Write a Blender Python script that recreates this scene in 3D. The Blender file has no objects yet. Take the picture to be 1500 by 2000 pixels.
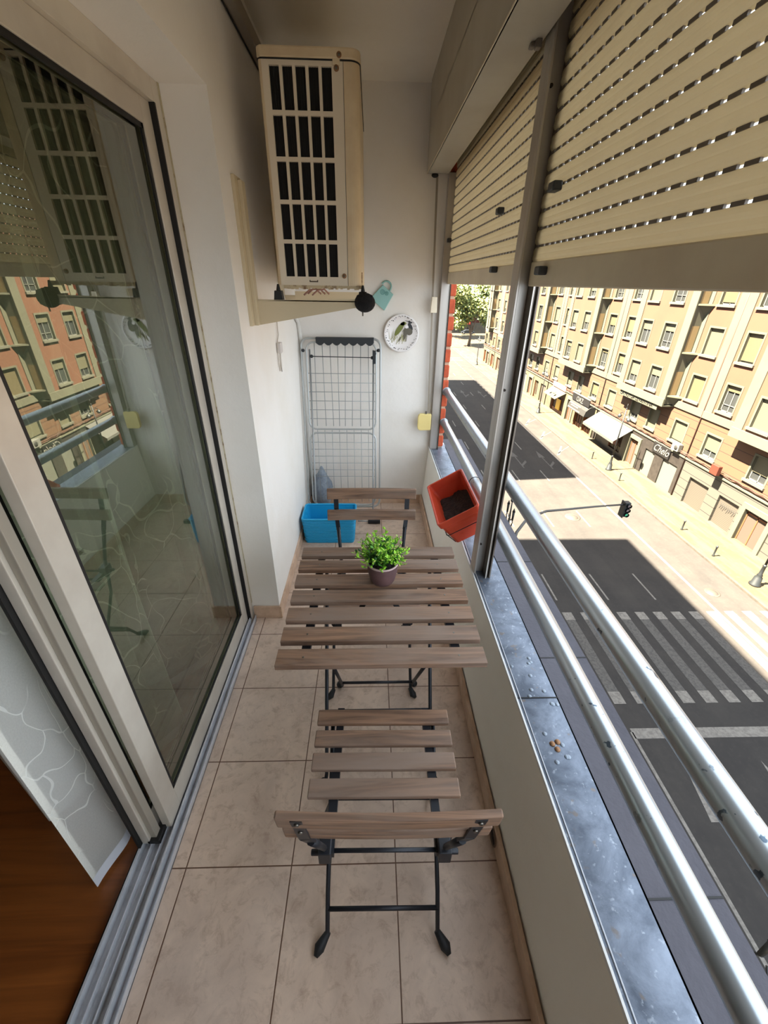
import bpy, bmesh, math, random
from mathutils import Vector, Matrix
R = random.Random(7)
sc = bpy.context.scene
COL = sc.collection

# ------------------------------------------------------------------ camera
F, PITCH, YAW, ROLL, CH = 809.29, 0.506326, 0.034613, 0.017237, 1.56031
cf = Vector((math.sin(YAW)*math.cos(PITCH), math.cos(YAW)*math.cos(PITCH), -math.sin(PITCH)))
cr = Vector((math.cos(YAW), -math.sin(YAW), 0)); cu = cr.cross(cf)
r2 = cr*math.cos(ROLL)+cu*math.sin(ROLL); u2 = -cr*math.sin(ROLL)+cu*math.cos(ROLL)
cd = bpy.data.cameras.new('camera'); cam = bpy.data.objects.new('camera', cd); COL.objects.link(cam)
cd.sensor_fit = 'VERTICAL'; cd.sensor_height = 24; cd.sensor_width = 18; cd.lens = F/2000*24
cd.clip_start = 0.02; cd.clip_end = 2000
m = Matrix.Identity(4)
for i in range(3):
    m[i][0] = r2[i]; m[i][1] = u2[i]; m[i][2] = -cf[i]
m.translation = (0, 0, CH)
cam.matrix_world = m
sc.camera = cam

# ------------------------------------------------------------------ sky, sun, exposure
W = bpy.data.worlds.new('sky'); sc.world = W; W.use_nodes = True
bg = W.node_tree.nodes['Background']
bg.inputs[0].default_value = (0.80, 0.90, 1.0, 1); bg.inputs[1].default_value = .40
sl = bpy.data.lights.new('sun', 'SUN'); sl.energy = 11.5; sl.angle = math.radians(0.6); sl.color = (1, 0.88, 0.68)
so = bpy.data.objects.new('sun', sl); COL.objects.link(so)
so.rotation_euler = Vector((1, 0.10, -1.6)).to_track_quat('-Z', 'Y').to_euler(); so.location = (-10, 0, 30)
vs = sc.view_settings
vs.view_transform = 'Standard'; vs.look = 'None'; vs.gamma = 1; vs.exposure = 3.18; vs.use_curve_mapping = False

# ------------------------------------------------------------------ materials
def lin(c):
    return tuple(((v/255+0.055)/1.055)**2.4 if v/255 > 0.04045 else v/255/12.92 for v in c)+(1,)
def NT(name):
    m = bpy.data.materials.new(name); m.use_nodes = True; nt = m.node_tree
    return m, nt, nt.nodes['Principled BSDF']
def node(nt, t, **k):
    n = nt.nodes.new(t)
    for a, b in k.items(): setattr(n, a, b)
    return n
def mixc(nt, fac, a, b, mode='MIX'):
    n = nt.nodes.new('ShaderNodeMix'); n.data_type = 'RGBA'; n.blend_type = mode
    for sock, v in ((n.inputs[0], fac), (n.inputs[6], a), (n.inputs[7], b)):
        if isinstance(v, bpy.types.NodeSocket): nt.links.new(v, sock)
        else: sock.default_value = v
    return n.outputs[2]
def math_(nt, op, a, b=0.0, c=None):
    n = nt.nodes.new('ShaderNodeMath'); n.operation = op
    for i, v in enumerate((a, b) if c is None else (a, b, c)):
        if isinstance(v, bpy.types.NodeSocket): nt.links.new(v, n.inputs[i])
        else: n.inputs[i].default_value = v
    return n.outputs[0]
def ramp(nt, fac, p0, p1):
    n = nt.nodes.new('ShaderNodeMapRange'); nt.links.new(fac, n.inputs[0])
    n.inputs[1].default_value = p0; n.inputs[2].default_value = p1; n.clamp = True
    return n.outputs[0]
def coords(nt, scale=(1, 1, 1)):
    g = nt.nodes.new('ShaderNodeNewGeometry'); mp = nt.nodes.new('ShaderNodeMapping')
    nt.links.new(g.outputs['Position'], mp.inputs[0]); mp.inputs['Scale'].default_value = scale
    return mp.outputs[0]
def ocoords(nt, scale=(1, 1, 1)):
    g = nt.nodes.new('ShaderNodeTexCoord'); mp = nt.nodes.new('ShaderNodeMapping')
    nt.links.new(g.outputs['Object'], mp.inputs[0]); mp.inputs['Scale'].default_value = scale
    return mp.outputs[0]
def noise(nt, vec, scale, detail=4, rough=.6, dist=0):
    n = nt.nodes.new('ShaderNodeTexNoise'); nt.links.new(vec, n.inputs['Vector'])
    n.inputs['Scale'].default_value = scale; n.inputs['Detail'].default_value = detail
    n.inputs['Roughness'].default_value = rough; n.inputs['Distortion'].default_value = dist
    return n.outputs['Fac']
def bump(nt, bs, h, strength=.2, dist=.01):
    n = nt.nodes.new('ShaderNodeBump'); nt.links.new(h, n.inputs['Height'])
    n.inputs['Strength'].default_value = strength; n.inputs['Distance'].default_value = dist
    nt.links.new(n.outputs[0], bs.inputs['Normal'])
def M(name, c, rough=.6, metal=0, var=None, vscale=8, vlo=.4, vhi=.65, bmp=None, stretch=(1, 1, 1), obj=False, spec=None, coat=0):
    m, nt, bs = NT(name)
    bs.inputs['Base Color'].default_value = lin(c); bs.inputs['Roughness'].default_value = rough
    bs.inputs['Metallic'].default_value = metal; bs.inputs['Coat Weight'].default_value = coat
    if spec is not None: bs.inputs['Specular IOR Level'].default_value = spec
    if var or bmp:
        v = (ocoords if obj else coords)(nt, stretch)
    if var:
        n = noise(nt, v, vscale, 5)
        nt.links.new(mixc(nt, ramp(nt, n, vlo, vhi), lin(c), lin(var)), bs.inputs['Base Color'])
    if bmp:
        bump(nt, bs, noise(nt, v, bmp[0], 3), bmp[1], .01)
    return m

def plaster(name, c, dirt):
    m, nt, bs = NT(name); v = coords(nt)
    n = noise(nt, v, 1.6, 5); n2 = noise(nt, v, 14, 6, .7)
    col = mixc(nt, ramp(nt, n, .45, .75), lin(c), lin(dirt))
    nt.links.new(col, bs.inputs['Base Color']); bs.inputs['Roughness'].default_value = .85
    bump(nt, bs, n2, .35, .006)
    return m
mWall = plaster('wall_paint', (240, 235, 228), (232, 225, 214))
mCeil = plaster('ceiling_paint', (238, 230, 216), (230, 221, 205))
mRoom = plaster('room_paint', (196, 190, 170), (180, 172, 152))
def tile_mat():
    m, nt, bs = NT('floor_tile')
    g = nt.nodes.new('ShaderNodeNewGeometry'); sp = nt.nodes.new('ShaderNodeSeparateXYZ'); nt.links.new(g.outputs['Position'], sp.inputs[0])
    T = .317456
    fx = math_(nt, 'FRACT', math_(nt, 'DIVIDE', math_(nt, 'ADD', sp.outputs[0], .2427+T*20), T))
    fy = math_(nt, 'FRACT', math_(nt, 'DIVIDE', math_(nt, 'ADD', sp.outputs[1], -.5889+T*20), T))
    dx = math_(nt, 'MINIMUM', fx, math_(nt, 'SUBTRACT', 1, fx)); dy = math_(nt, 'MINIMUM', fy, math_(nt, 'SUBTRACT', 1, fy))
    d = math_(nt, 'MINIMUM', dx, dy)
    grout = math_(nt, 'LESS_THAN', d, .0052)
    v = coords(nt)
    a = noise(nt, v, 5, 8, .65, .8); b = noise(nt, v, 26, 6, .7, .5); c = noise(nt, v, 2.2, 2)
    base = mixc(nt, ramp(nt, a, .35, .7), lin((220, 194, 172)), lin((184, 160, 142)))
    base = mixc(nt, math_(nt, 'MULTIPLY', ramp(nt, b, .50, .70), .6), base, lin((150, 120, 98)))
    base = mixc(nt, math_(nt, 'MULTIPLY', ramp(nt, c, .4, .7), .3), base, lin((205, 190, 180)))
    col = mixc(nt, grout, base, lin((96, 66, 48)))
    nt.links.new(col, bs.inputs['Base Color']); bs.inputs['Roughness'].default_value = .42
    bump(nt, bs, math_(nt, 'SUBTRACT', ramp(nt, d, .004, .009), math_(nt, 'MULTIPLY', b, .08)), .4, .003)
    return m
mTile = tile_mat()
mSkirt = M('skirting_tile', (214, 184, 158), .45, var=(186, 154, 128), vscale=12)
def wood_mat(name, c1, c2, c3, axis=0, rough=.6, sc=1.0):
    m, nt, bs = NT(name)
    s = [38, 38, 38]; s[axis] = 2.2
    v = ocoords(nt, tuple(x*sc for x in s))
    n = noise(nt, v, 1.0, 7, .62, 1.6)
    s2 = [5, 5, 5]; s2[axis] = 1.2
    n2 = noise(nt, ocoords(nt, tuple(x*sc for x in s2)), 1.3, 4, .6, .6)
    col = mixc(nt, ramp(nt, n, .34, .66), lin(c1), lin(c2))
    col = mixc(nt, ramp(nt, n2, .42, .66), col, lin(c3))
    nt.links.new(col, bs.inputs['Base Color']); bs.inputs['Roughness'].default_value = rough
    bump(nt, bs, n, .35, .002)
    return m
mSlat = wood_mat('weathered_acacia', (152, 116, 90), (84, 62, 48), (134, 114, 100))
mSlatEdge = wood_mat('weathered_acacia_light', (206, 172, 140), (156, 120, 92), (188, 160, 134))
mFloorWood = wood_mat('parquet', (146, 82, 34), (104, 54, 20), (124, 68, 26), axis=0, rough=.35, sc=.35)
mBlack = M('black_metal', (34, 36, 42), .42, .3, spec=.5)
mRubber = M('black_rubber', (24, 25, 28), .6)
mFoam = M('black_foam', (18, 17, 20), .95, bmp=(120, .6))
mAlu = M('aluminium', (186, 180, 172), .38, .55, var=(160, 152, 144), vscale=5, stretch=(1, 1, .15))
mAluD = M('aluminium_dark', (120, 112, 104), .45, .4)
mTrackAlu = M('track_aluminium', (206, 208, 214), .32, .3, var=(170, 173, 180), vscale=20, vlo=.5, vhi=.8)
mDoorAlu = M('door_frame_paint', (214, 206, 192), .4, .25, var=(200, 190, 176), vscale=4)
mDoorSide = M('door_frame_darker', (168, 160, 146), .42, .25)  # darker tone of the door frame colour
mGasket = M('gasket', (16, 15, 15), .6)
mScrew = M('screw', (120, 116, 108), .35, .9)
mRust = M('rusty_screw', (150, 112, 80), .6, .4)
def slat_mat():
    # thin PVC: part of the daylight on its outer face comes through
    m = M('shutter_slat', (196, 184, 152), .5, 0, var=(184, 170, 138), vscale=3); nt = m.node_tree
    tl = nt.nodes.new('ShaderNodeBsdfTranslucent'); tl.inputs[0].default_value = (1.0, .88, .66, 1)
    mx = nt.nodes.new('ShaderNodeMixShader'); mx.inputs[0].default_value = .36
    nt.links.new(nt.nodes['Principled BSDF'].outputs[0], mx.inputs[1]); nt.links.new(tl.outputs[0], mx.inputs[2])
    nt.links.new(mx.outputs[0], nt.nodes['Material Output'].inputs[0])
    return m
mShut = slat_mat()
mShutBar = M('shutter_bar', (232, 218, 190), .45, 0, var=(222, 206, 178), vscale=6)
mBox = M('shutter_box_paint', (196, 190, 176), .45, .1, var=(184, 176, 160), vscale=2.5)
mStop = M('stopper_rubber', (52, 56, 62), .5)
mAC = M('ac_casing', (226, 206, 172), .45, var=(208, 182, 146), vscale=5, vlo=.45, vhi=.75)
mACl = M('ac_grille', (228, 214, 192), .45)
mACdark = M('ac_core', (14, 13, 12), .8)
mBrk = M('bracket_paint', (208, 192, 160), .4)
mCream = M('cream_plastic', (226, 214, 190), .45)
mRail = None
def rail_mat():
    m, nt, bs = NT('rail_paint'); v = coords(nt)
    n = noise(nt, v, 42, 3, .5); n2 = noise(nt, v, 2.0, 2)
    f = math_(nt, 'MULTIPLY', ramp(nt, n, .655, .675), ramp(nt, n2, .45, .55))
    nt.links.new(mixc(nt, f, lin((176, 184, 190)), lin((84, 98, 112))), bs.inputs['Base Color'])
    bs.inputs['Roughness'].default_value = .3; bs.inputs['Metallic'].default_value = .65
    return m
mRail = rail_mat()
def zinc_mat():
    m, nt, bs = NT('zinc_sill'); v = coords(nt)
    n = noise(nt, v, 9, 7, .68, .4); n2 = noise(nt, v, 70, 3, .6); n3 = noise(nt, v, 30, 2)
    col = mixc(nt, ramp(nt, n, .38, .66), lin((82, 90, 104)), lin((128, 137, 152)))
    col = mixc(nt, math_(nt, 'MULTIPLY', ramp(nt, n2, .62, .7), .5), col, lin((170, 178, 188)))
    col = mixc(nt, math_(nt, 'MULTIPLY', ramp(nt, n3, .66, .72), .6), col, lin((120, 104, 88)))
    nt.links.new(col, bs.inputs['Base Color']); bs.inputs['Roughness'].default_value = .42; bs.inputs['Metallic'].default_value = .35
    bump(nt, bs, n, .3, .004)
    return m
mZinc = zinc_mat()
mLedge = M('ledge_stone', (76, 74, 82), .75, var=(64, 62, 70), vscale=3, bmp=(60, .2))
mSealant = M('white_sealant', (232, 232, 230), .6)
mParapet = plaster('parapet_paint', (250, 246, 236), (242, 236, 224))
mBrick = M('brick', (204, 92, 56), .85, var=(176, 74, 44), vscale=14, bmp=(60, .4))
mMortar = M('mortar', (186, 150, 126), .9, bmp=(50, .4))
mBlue = M('blue_plastic', (30, 160, 210), .4, coat=.1)
mTerra = M('terracotta_plastic', (200, 70, 38), .42, var=(186, 58, 32), vscale=4, coat=.1)
mSoil = M('soil', (30, 22, 20), .95, var=(58, 44, 38), vscale=60, bmp=(90, 1))
mPot = M('clay_pot', (104, 76, 76), .55, var=(84, 60, 62), vscale=20)
mLeafA = M('leaf_bright', (150, 210, 50), .5); mLeafB = M('leaf_mid', (84, 150, 44), .5); mLeafC = M('leaf_dark', (44, 96, 42), .5)
mBud = M('bud_yellow', (214, 226, 120), .5); mStem = M('stem', (70, 110, 44), .6)
mChrome = M('rack_wire', (160, 162, 162), .35, .4); mChromeL = M('rack_frame', (182, 184, 182), .3, .4); mGrip = M('rack_grip', (34, 38, 42), .5)
mTeal = M('teal_ceramic', (140, 188, 182), .3, coat=.3); mTealD = M('teal_ceramic_dark', (96, 158, 156), .4)
mPlate = M('plate_glaze', (236, 230, 226), .25, coat=.4)
mInk = M('plate_black', (30, 30, 34), .4); mOlive = M('plate_olive', (112, 118, 48), .4); mOliveL = M('plate_grass', (160, 158, 82), .4); mBirdG = M('plate_grey', (94, 88, 72), .4)
mYellow = M('aged_cream_plastic', (236, 214, 140), .4)
mWhitePl = M('white_plastic', (226, 224, 218), .45)
mBag = M('grey_bag', (150, 160, 172), .5, var=(120, 130, 142), vscale=20, bmp=(40, .8))
# street
def asphalt():
    m, nt, bs = NT('asphalt'); v = coords(nt)
    n = noise(nt, v, .5, 4); n2 = noise(nt, v, 6, 6, .7); n3 = noise(nt, coords(nt, (1.2, .06, 1)), 1, 3)
    col = mixc(nt, ramp(nt, n, .35, .7), lin((84, 80, 78)), lin((97, 92, 88)))
    col = mixc(nt, math_(nt, 'MULTIPLY', ramp(nt, n3, .45, .7), .4), col, lin((74, 71, 70)))
    col = mixc(nt, math_(nt, 'MULTIPLY', ramp(nt, n2, .5, .7), .3), col, lin((110, 104, 98)))
    nt.links.new(col, bs.inputs['Base Color']); bs.inputs['Roughness'].default_value = .9; bs.inputs['Specular IOR Level'].default_value = .2
    return m
mAsph = asphalt()
def paint_mat():
    m, nt, bs = NT('road_paint'); v = coords(nt)
    n = noise(nt, v, 9, 6, .8)
    nt.links.new(mixc(nt, math_(nt, 'MULTIPLY', ramp(nt, n, .45, .62), .55), lin((176, 168, 160)), lin((96, 92, 88))), bs.inputs['Base Color'])
    bs.inputs['Roughness'].default_value = .85
    return m
mPaintW = paint_mat()
mPaintF = M('road_paint_fresh', (188, 180, 170), .8, var=(150, 142, 134), vscale=8)
mPaintOld = M('road_paint_worn', (128, 122, 116), .85, var=(98, 94, 90), vscale=10)
def paving():
    m, nt, bs = NT('paving'); v = coords(nt)
    n = noise(nt, v, .7, 5, .6); n2 = noise(nt, v, 4, 6, .7); n3 = noise(nt, coords(nt, (1.6, .25, 1)), 1, 4)
    col = mixc(nt, ramp(nt, n3, .42, .56), lin((170, 156, 108)), lin((156, 122, 78)))
    col = mixc(nt, math_(nt, 'MULTIPLY', ramp(nt, n2, .5, .7), .4), col, lin((178, 168, 130)))
    nt.links.new(col, bs.inputs['Base Color']); bs.inputs['Roughness'].default_value = .85
    br = nt.nodes.new('ShaderNodeTexBrick'); nt.links.new(v, br.inputs[0]); br.inputs['Scale'].default_value = 2.2
    br.inputs['Mortar Size'].default_value = .015
    bump(nt, bs, br.outputs['Fac'], -.3, .02)
    return m
mPave = paving()
mKerb = M('kerb_stone', (150, 138, 122), .8, var=(124, 112, 100), vscale=3)
mSalmon = M('salmon_render', (120, 77, 54), .85, var=(116, 73, 51), vscale=.6)
mCreamR = M('cream_render', (119, 117, 96), .85, var=(114, 112, 91), vscale=.8)
mSill = M('window_sill', (122, 120, 104), .8)
def grooved(name, c, g, pitch, z0):
    m, nt, bs = NT(name)
    ge = nt.nodes.new('ShaderNodeNewGeometry'); sp = nt.nodes.new('ShaderNodeSeparateXYZ'); nt.links.new(ge.outputs['Position'], sp.inputs[0])
    f = math_(nt, 'FRACT', math_(nt, 'DIVIDE', math_(nt, 'ADD', sp.outputs[2], z0), pitch))
    k = math_(nt, 'LESS_THAN', f, .07)
    nt.links.new(mixc(nt, k, lin(c), lin(g)), bs.inputs['Base Color']); bs.inputs['Roughness'].default_value = .85
    return m
mRustic = grooved('salmon_rusticated', (110, 76, 50), (62, 36, 26), .62, 20)
mGreyG = grooved('grey_rusticated', (158, 150, 134), (70, 64, 58), .66, 20.05)
mCreamG = M('ground_cream', (186, 172, 128), .8, var=(160, 140, 104), vscale=1)
mMarble = M('grey_marble', (128, 118, 110), .5, var=(104, 94, 88), vscale=3)
def blinds(name, a, b, pitch):
    m, nt, bs = NT(name)
    ge = nt.nodes.new('ShaderNodeNewGeometry'); sp = nt.nodes.new('ShaderNodeSeparateXYZ'); nt.links.new(ge.outputs['Position'], sp.inputs[0])
    f = math_(nt, 'FRACT', math_(nt, 'DIVIDE', math_(nt, 'ADD', sp.outputs[2], 30), pitch))
    k = math_(nt, 'LESS_THAN', f, .25)
    nt.links.new(mixc(nt, k, lin(a), lin(b)), bs.inputs['Base Color']); bs.inputs['Roughness'].default_value = .6
    return m
mPersA = blinds('blind_cream', (202, 196, 158), (186, 176, 140), .09)
mPersB = blinds('blind_tan', (196, 178, 134), (176, 156, 112), .09)
mMetalSh = blinds('metal_shutter', (164, 152, 136), (128, 116, 104), .12)
mMetalShW = blinds('metal_shutter_white', (196, 198, 182), (180, 180, 164), .14)
mFrameW = M('window_white', (204, 204, 194), .5)
mPaneD, _nt, _b = NT('dark_pane'); _b.inputs['Base Color'].default_value = lin((64, 66, 66)); _b.inputs['Roughness'].default_value = .12
mDarkIn = M('dark_interior', (58, 46, 38), .8)
mSignBlk = M('sign_black', (36, 34, 34), .5); mSignTxt = M('sign_lettering', (214, 208, 196), .5)
mAwnW = M('awning_white', (216, 214, 204), .8); mAwnG = M('awning_grey', (104, 100, 92), .8); mAwnY = M('awning_cream', (214, 206, 156), .8)
mOrange = M('orange_box', (206, 84, 48), .6); mWire = M('cable', (88, 56, 44), .7)
mIron = M('cast_iron', (46, 50, 52), .5, .3); mTLg = M('signal_green', (80, 200, 150), .4); mTLd = M('signal_dark', (128, 112, 112), .4)
mRedB = M('red_house', (120, 48, 36), .85); mWhiteH = M('white_house', (190, 186, 170), .85)
mCarP = M('car_silver', (140, 152, 168), .3, .5); mWoodShop = M('shop_wood', (176, 108, 60), .7)
mBldg = M('own_building_render', (196, 178, 156), .9)
mLeafT = [M('tree_leaf_a', (118, 134, 62), .7), M('tree_leaf_b', (158, 160, 84), .7), M('tree_leaf_c', (76, 96, 50), .7)]
mTrunk = M('tree_trunk', (84, 72, 60), .9)

def glass_mat(name, tint, ior, extra):
    m = bpy.data.materials.new(name); m.use_nodes = True; nt = m.node_tree; nt.nodes.clear()
    o = nt.nodes.new('ShaderNodeOutputMaterial'); mx = nt.nodes.new('ShaderNodeMixShader')
    tr = nt.nodes.new('ShaderNodeBsdfTransparent'); tr.inputs[0].default_value = tint
    gl = nt.nodes.new('ShaderNodeBsdfGlossy'); gl.inputs['Roughness'].default_value = 0.0; gl.inputs[0].default_value = (.93, .96, .90, 1)
    fr = nt.nodes.new('ShaderNodeFresnel'); fr.inputs[0].default_value = ior
    f = math_(nt, 'MINIMUM', math_(nt, 'ADD', fr.outputs[0], extra), 1.0)
    nt.links.new(f, mx.inputs[0]); nt.links.new(tr.outputs[0], mx.inputs[1]); nt.links.new(gl.outputs[0], mx.inputs[2])
    nt.links.new(mx.outputs[0], o.inputs[0])
    return m
mGlass = glass_mat('door_glass', (.84, .90, .80, 1), 1.75, .12)
def curtain_mat():
    m = bpy.data.materials.new('sheer_curtain'); m.use_nodes = True; nt = m.node_tree; nt.nodes.clear()
    o = nt.nodes.new('ShaderNodeOutputMaterial')
    uv = nt.nodes.new('ShaderNodeTexCoord'); mp = nt.nodes.new('ShaderNodeMapping'); nt.links.new(uv.outputs['UV'], mp.inputs[0])
    nz = nt.nodes.new('ShaderNodeTexNoise'); nt.links.new(mp.outputs[0], nz.inputs['Vector']); nz.inputs['Scale'].default_value = 3.2
    va = nt.nodes.new('ShaderNodeVectorMath'); va.operation = 'MULTIPLY_ADD'
    nt.links.new(nz.outputs['Color'], va.inputs[0]); va.inputs[1].default_value = (.42, .42, .42); nt.links.new(mp.outputs[0], va.inputs[2])
    vo = nt.nodes.new('ShaderNodeTexVoronoi'); vo.feature = 'DISTANCE_TO_EDGE'; vo.inputs['Scale'].default_value = 6.5
    nt.links.new(va.outputs[0], vo.inputs['Vector'])
    line = math_(nt, 'MULTIPLY', math_(nt, 'LESS_THAN', vo.outputs['Distance'], .016), ramp(nt, noise(nt, mp.outputs[0], 2.3, 2), .40, .5))
    w = noise(nt, mp.outputs[0], 160, 2)
    op = math_(nt, 'ADD', .42, math_(nt, 'MULTIPLY', w, .18))
    op = math_(nt, 'MAXIMUM', op, math_(nt, 'MULTIPLY', line, .93))
    lw = nt.nodes.new('ShaderNodeLayerWeight'); lw.inputs[0].default_value = .5
    op = math_(nt, 'MINIMUM', math_(nt, 'ADD', op, math_(nt, 'MULTIPLY', math_(nt, 'POWER', lw.outputs['Facing'], 2.0), .6)), .97)
    df = nt.nodes.new('ShaderNodeBsdfDiffuse'); df.inputs[0].default_value = lin((244, 244, 238))
    tl = nt.nodes.new('ShaderNodeBsdfTranslucent'); tl.inputs[0].default_value = lin((240, 240, 232))
    ms = nt.nodes.new('ShaderNodeMixShader'); ms.inputs[0].default_value = .4
    nt.links.new(df.outputs[0], ms.inputs[1]); nt.links.new(tl.outputs[0], ms.inputs[2])
    tr = nt.nodes.new('ShaderNodeBsdfTransparent'); mx = nt.nodes.new('ShaderNodeMixShader')
    nt.links.new(op, mx.inputs[0]); nt.links.new(tr.outputs[0], mx.inputs[1]); nt.links.new(ms.outputs[0], mx.inputs[2])
    nt.links.new(mx.outputs[0], o.inputs[0])
    return m
mCurtain = curtain_mat()

def tone(mats, k):
    # albedo level of the outdoor surfaces
    for m_ in mats:
        for n_ in m_.node_tree.nodes:
            socks = []
            if n_.type == 'BSDF_PRINCIPLED': socks = [n_.inputs['Base Color']]
            elif n_.type == 'MIX': socks = [n_.inputs[6], n_.inputs[7]]
            for q_ in socks:
                if not q_.is_linked:
                    c_ = q_.default_value; q_.default_value = (c_[0]*k, c_[1]*k, c_[2]*k, 1)
K_ROAD, K_FAC = .29, .34
tone([mAsph, mPaintW, mPaintF, mPaintOld], K_ROAD)
tone([mPave, mKerb], .125)
tone([mSalmon, mRustic], .44)
tone([mGreyG, mMetalSh], .13)
tone([mPersA, mPersB, mMetalShW, mCreamG], .125)
tone([mFrameW, mSignTxt], .16)
tone([mSignBlk], .3)
tone([mMarble], .085)
tone([mOrange], .11)
tone([mAwnG, mAwnY], .065)
tone([mWhiteH, mCarP], .12)
tone([mRedB, mWoodShop], .25)
tone([mCreamR, mSill], .35)
tone([mAwnW], .065)
tone([mPaneD], .5)
tone([mIron, mWire], .5)
tone(mLeafT, .6)
tone([mBrick], .8)
tone([mBldg], .5)

# ------------------------------------------------------------------ mesh helpers
def root_off(o):
    v = Vector((0, 0, 0))
    while o is not None:
        v += Vector(o.location); o = o.parent
    return v
class MB:
    def __init__(s): s.v = []; s.f = []; s.mi = []; s.k = 0; s.sm = []
    def mat(s, k): s.k = k; return s
    def add(s, vs, fs, smooth=False):
        n = len(s.v); s.v += [tuple(p) for p in vs]
        for f in fs: s.f.append([i+n for i in f]); s.mi.append(s.k); s.sm.append(smooth)
        return s
    def box(s, x0, x1, y0, y1, z0, z1):
        return s.add([(x0,y0,z0),(x1,y0,z0),(x1,y1,z0),(x0,y1,z0),(x0,y0,z1),(x1,y0,z1),(x1,y1,z1),(x0,y1,z1)],
                     [(0,3,2,1),(4,5,6,7),(0,1,5,4),(1,2,6,5),(2,3,7,6),(3,0,4,7)])
    def obox(s, p0, p1, w, h, up=(0,0,1)):
        p0 = Vector(p0); p1 = Vector(p1); d = (p1-p0).normalized(); u = Vector(up)
        a = d.cross(u).normalized(); b = a.cross(d).normalized()
        vs = [p + a*sa*w/2 + b*sb*h/2 for p in (p0, p1) for sa, sb in ((-1,-1),(1,-1),(1,1),(-1,1))]
        return s.add(vs, [(0,1,2,3),(7,6,5,4),(0,4,5,1),(1,5,6,2),(2,6,7,3),(3,7,4,0)])
    def quad(s, a, b, c, d): return s.add([a,b,c,d], [(0,1,2,3)])
    def tube(s, pts, r, seg=8, closed=False, caps=True):
        pts = [Vector(p) for p in pts]; n = len(pts)
        rs = r if isinstance(r, (list, tuple)) else [r]*n
        vs = []; pa = None
        for i, p in enumerate(pts):
            if closed: t = (pts[(i+1)%n]-pts[i-1]).normalized()
            else: t = ((pts[min(i+1,n-1)]-p).normalized() + (p-pts[max(i-1,0)]).normalized()); t = t.normalized() if t.length > 1e-6 else Vector((0,0,1))
            if pa is None: pa = t.orthogonal().normalized()
            a = pa - t*pa.dot(t); a = a.normalized() if a.length > 1e-6 else t.orthogonal().normalized(); pa = a
            b = t.cross(a)
            for k in range(seg):
                an = 2*math.pi*k/seg; vs.append(p + (a*math.cos(an)+b*math.sin(an))*rs[i])
        fs = []
        for i in range(n if closed else n-1):
            j = (i+1) % n
            for k in range(seg):
                l = (k+1) % seg; fs.append((i*seg+k, i*seg+l, j*seg+l, j*seg+k))
        s.add(vs, fs, True)
        if caps and not closed:
            base = len(s.v)-len(vs)
            for i0, rev in ((0, True), (n-1, False)):
                f = [base+i0*seg+k for k in range(seg)]
                s.f.append(f[::-1] if rev else f); s.mi.append(s.k); s.sm.append(False)
        return s
    def cyl(s, p0, p1, r0, r1=None, seg=16):
        return s.tube([p0, p1], [r0, r0 if r1 is None else r1], seg)
    def lathe(s, c, prof, seg=24, axis='z', cap=True):
        c = Vector(c); vs = []
        for r, h in prof:
            for k in range(seg):
                an = 2*math.pi*k/seg; x, y = r*math.cos(an), r*math.sin(an)
                vs.append(c + (Vector((x, y, h)) if axis == 'z' else Vector((x, h, y)) if axis == 'y' else Vector((h, x, y))))
        fs = []
        for i in range(len(prof)-1):
            for k in range(seg):
                l = (k+1) % seg; fs.append((i*seg+k, i*seg+l, (i+1)*seg+l, (i+1)*seg+k))
        if cap:
            fs.append([k for k in range(seg)][::-1]); fs.append([(len(prof)-1)*seg+k for k in range(seg)])
        return s.add(vs, fs, True)
    def prism(s, poly, axis, a, b):
        def P(u, v, w): return {'x': (w, u, v), 'y': (u, w, v), 'z': (u, v, w)}[axis]
        n = len(poly); vs = [P(u, v, a) for u, v in poly]+[P(u, v, b) for u, v in poly]
        fs = [tuple(range(n))[::-1], tuple(range(n, 2*n))]+[(i, (i+1) % n, n+(i+1) % n, n+i) for i in range(n)]
        return s.add(vs, fs)
    def blob(s, c, rx, ry, rz, seg=10, rings=6):
        c = Vector(c); vs = [c+Vector((0,0,-rz))]; 
        for i in range(1, rings):
            ph = math.pi*i/rings - math.pi/2
            for k in range(seg):
                an = 2*math.pi*k/seg
                vs.append(c+Vector((rx*math.cos(ph)*math.cos(an), ry*math.cos(ph)*math.sin(an), rz*math.sin(ph))))
        vs.append(c+Vector((0,0,rz))); fs = []
        for k in range(seg):
            l = (k+1) % seg
            fs.append((0, 1+l, 1+k)); fs.append((len(vs)-1, 1+(rings-2)*seg+k, 1+(rings-2)*seg+l))
            for i in range(rings-2): fs.append((1+i*seg+k, 1+i*seg+l, 1+(i+1)*seg+l, 1+(i+1)*seg+k))
        return s.add(vs, fs, True)
    def build(s, name, mats, parent=None, bevel=0, label=None, smooth=None, local=False):
        me = bpy.data.meshes.new(name)
        off = Vector((0,0,0)) if (parent is None or local) else root_off(parent)
        me.from_pydata([tuple(Vector(p)-off) for p in s.v], [], s.f)
        for mm in (mats if isinstance(mats, (list, tuple)) else [mats]): me.materials.append(mm)
        for p, k, q in zip(me.polygons, s.mi, s.sm):
            p.material_index = k; p.use_smooth = q if smooth is None else smooth
        bm = bmesh.new(); bm.from_mesh(me); bmesh.ops.recalc_face_normals(bm, faces=bm.faces); bm.to_mesh(me); bm.free()
        o = bpy.data.objects.new(name, me); COL.objects.link(o)
        if parent is not None: o.parent = parent
        if bevel:
            b = o.modifiers.new('bevel', 'BEVEL'); b.width = bevel; b.segments = 2; b.limit_method = 'ANGLE'; b.angle_limit = math.radians(40)
        if label: o['label'] = label
        return o
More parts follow.
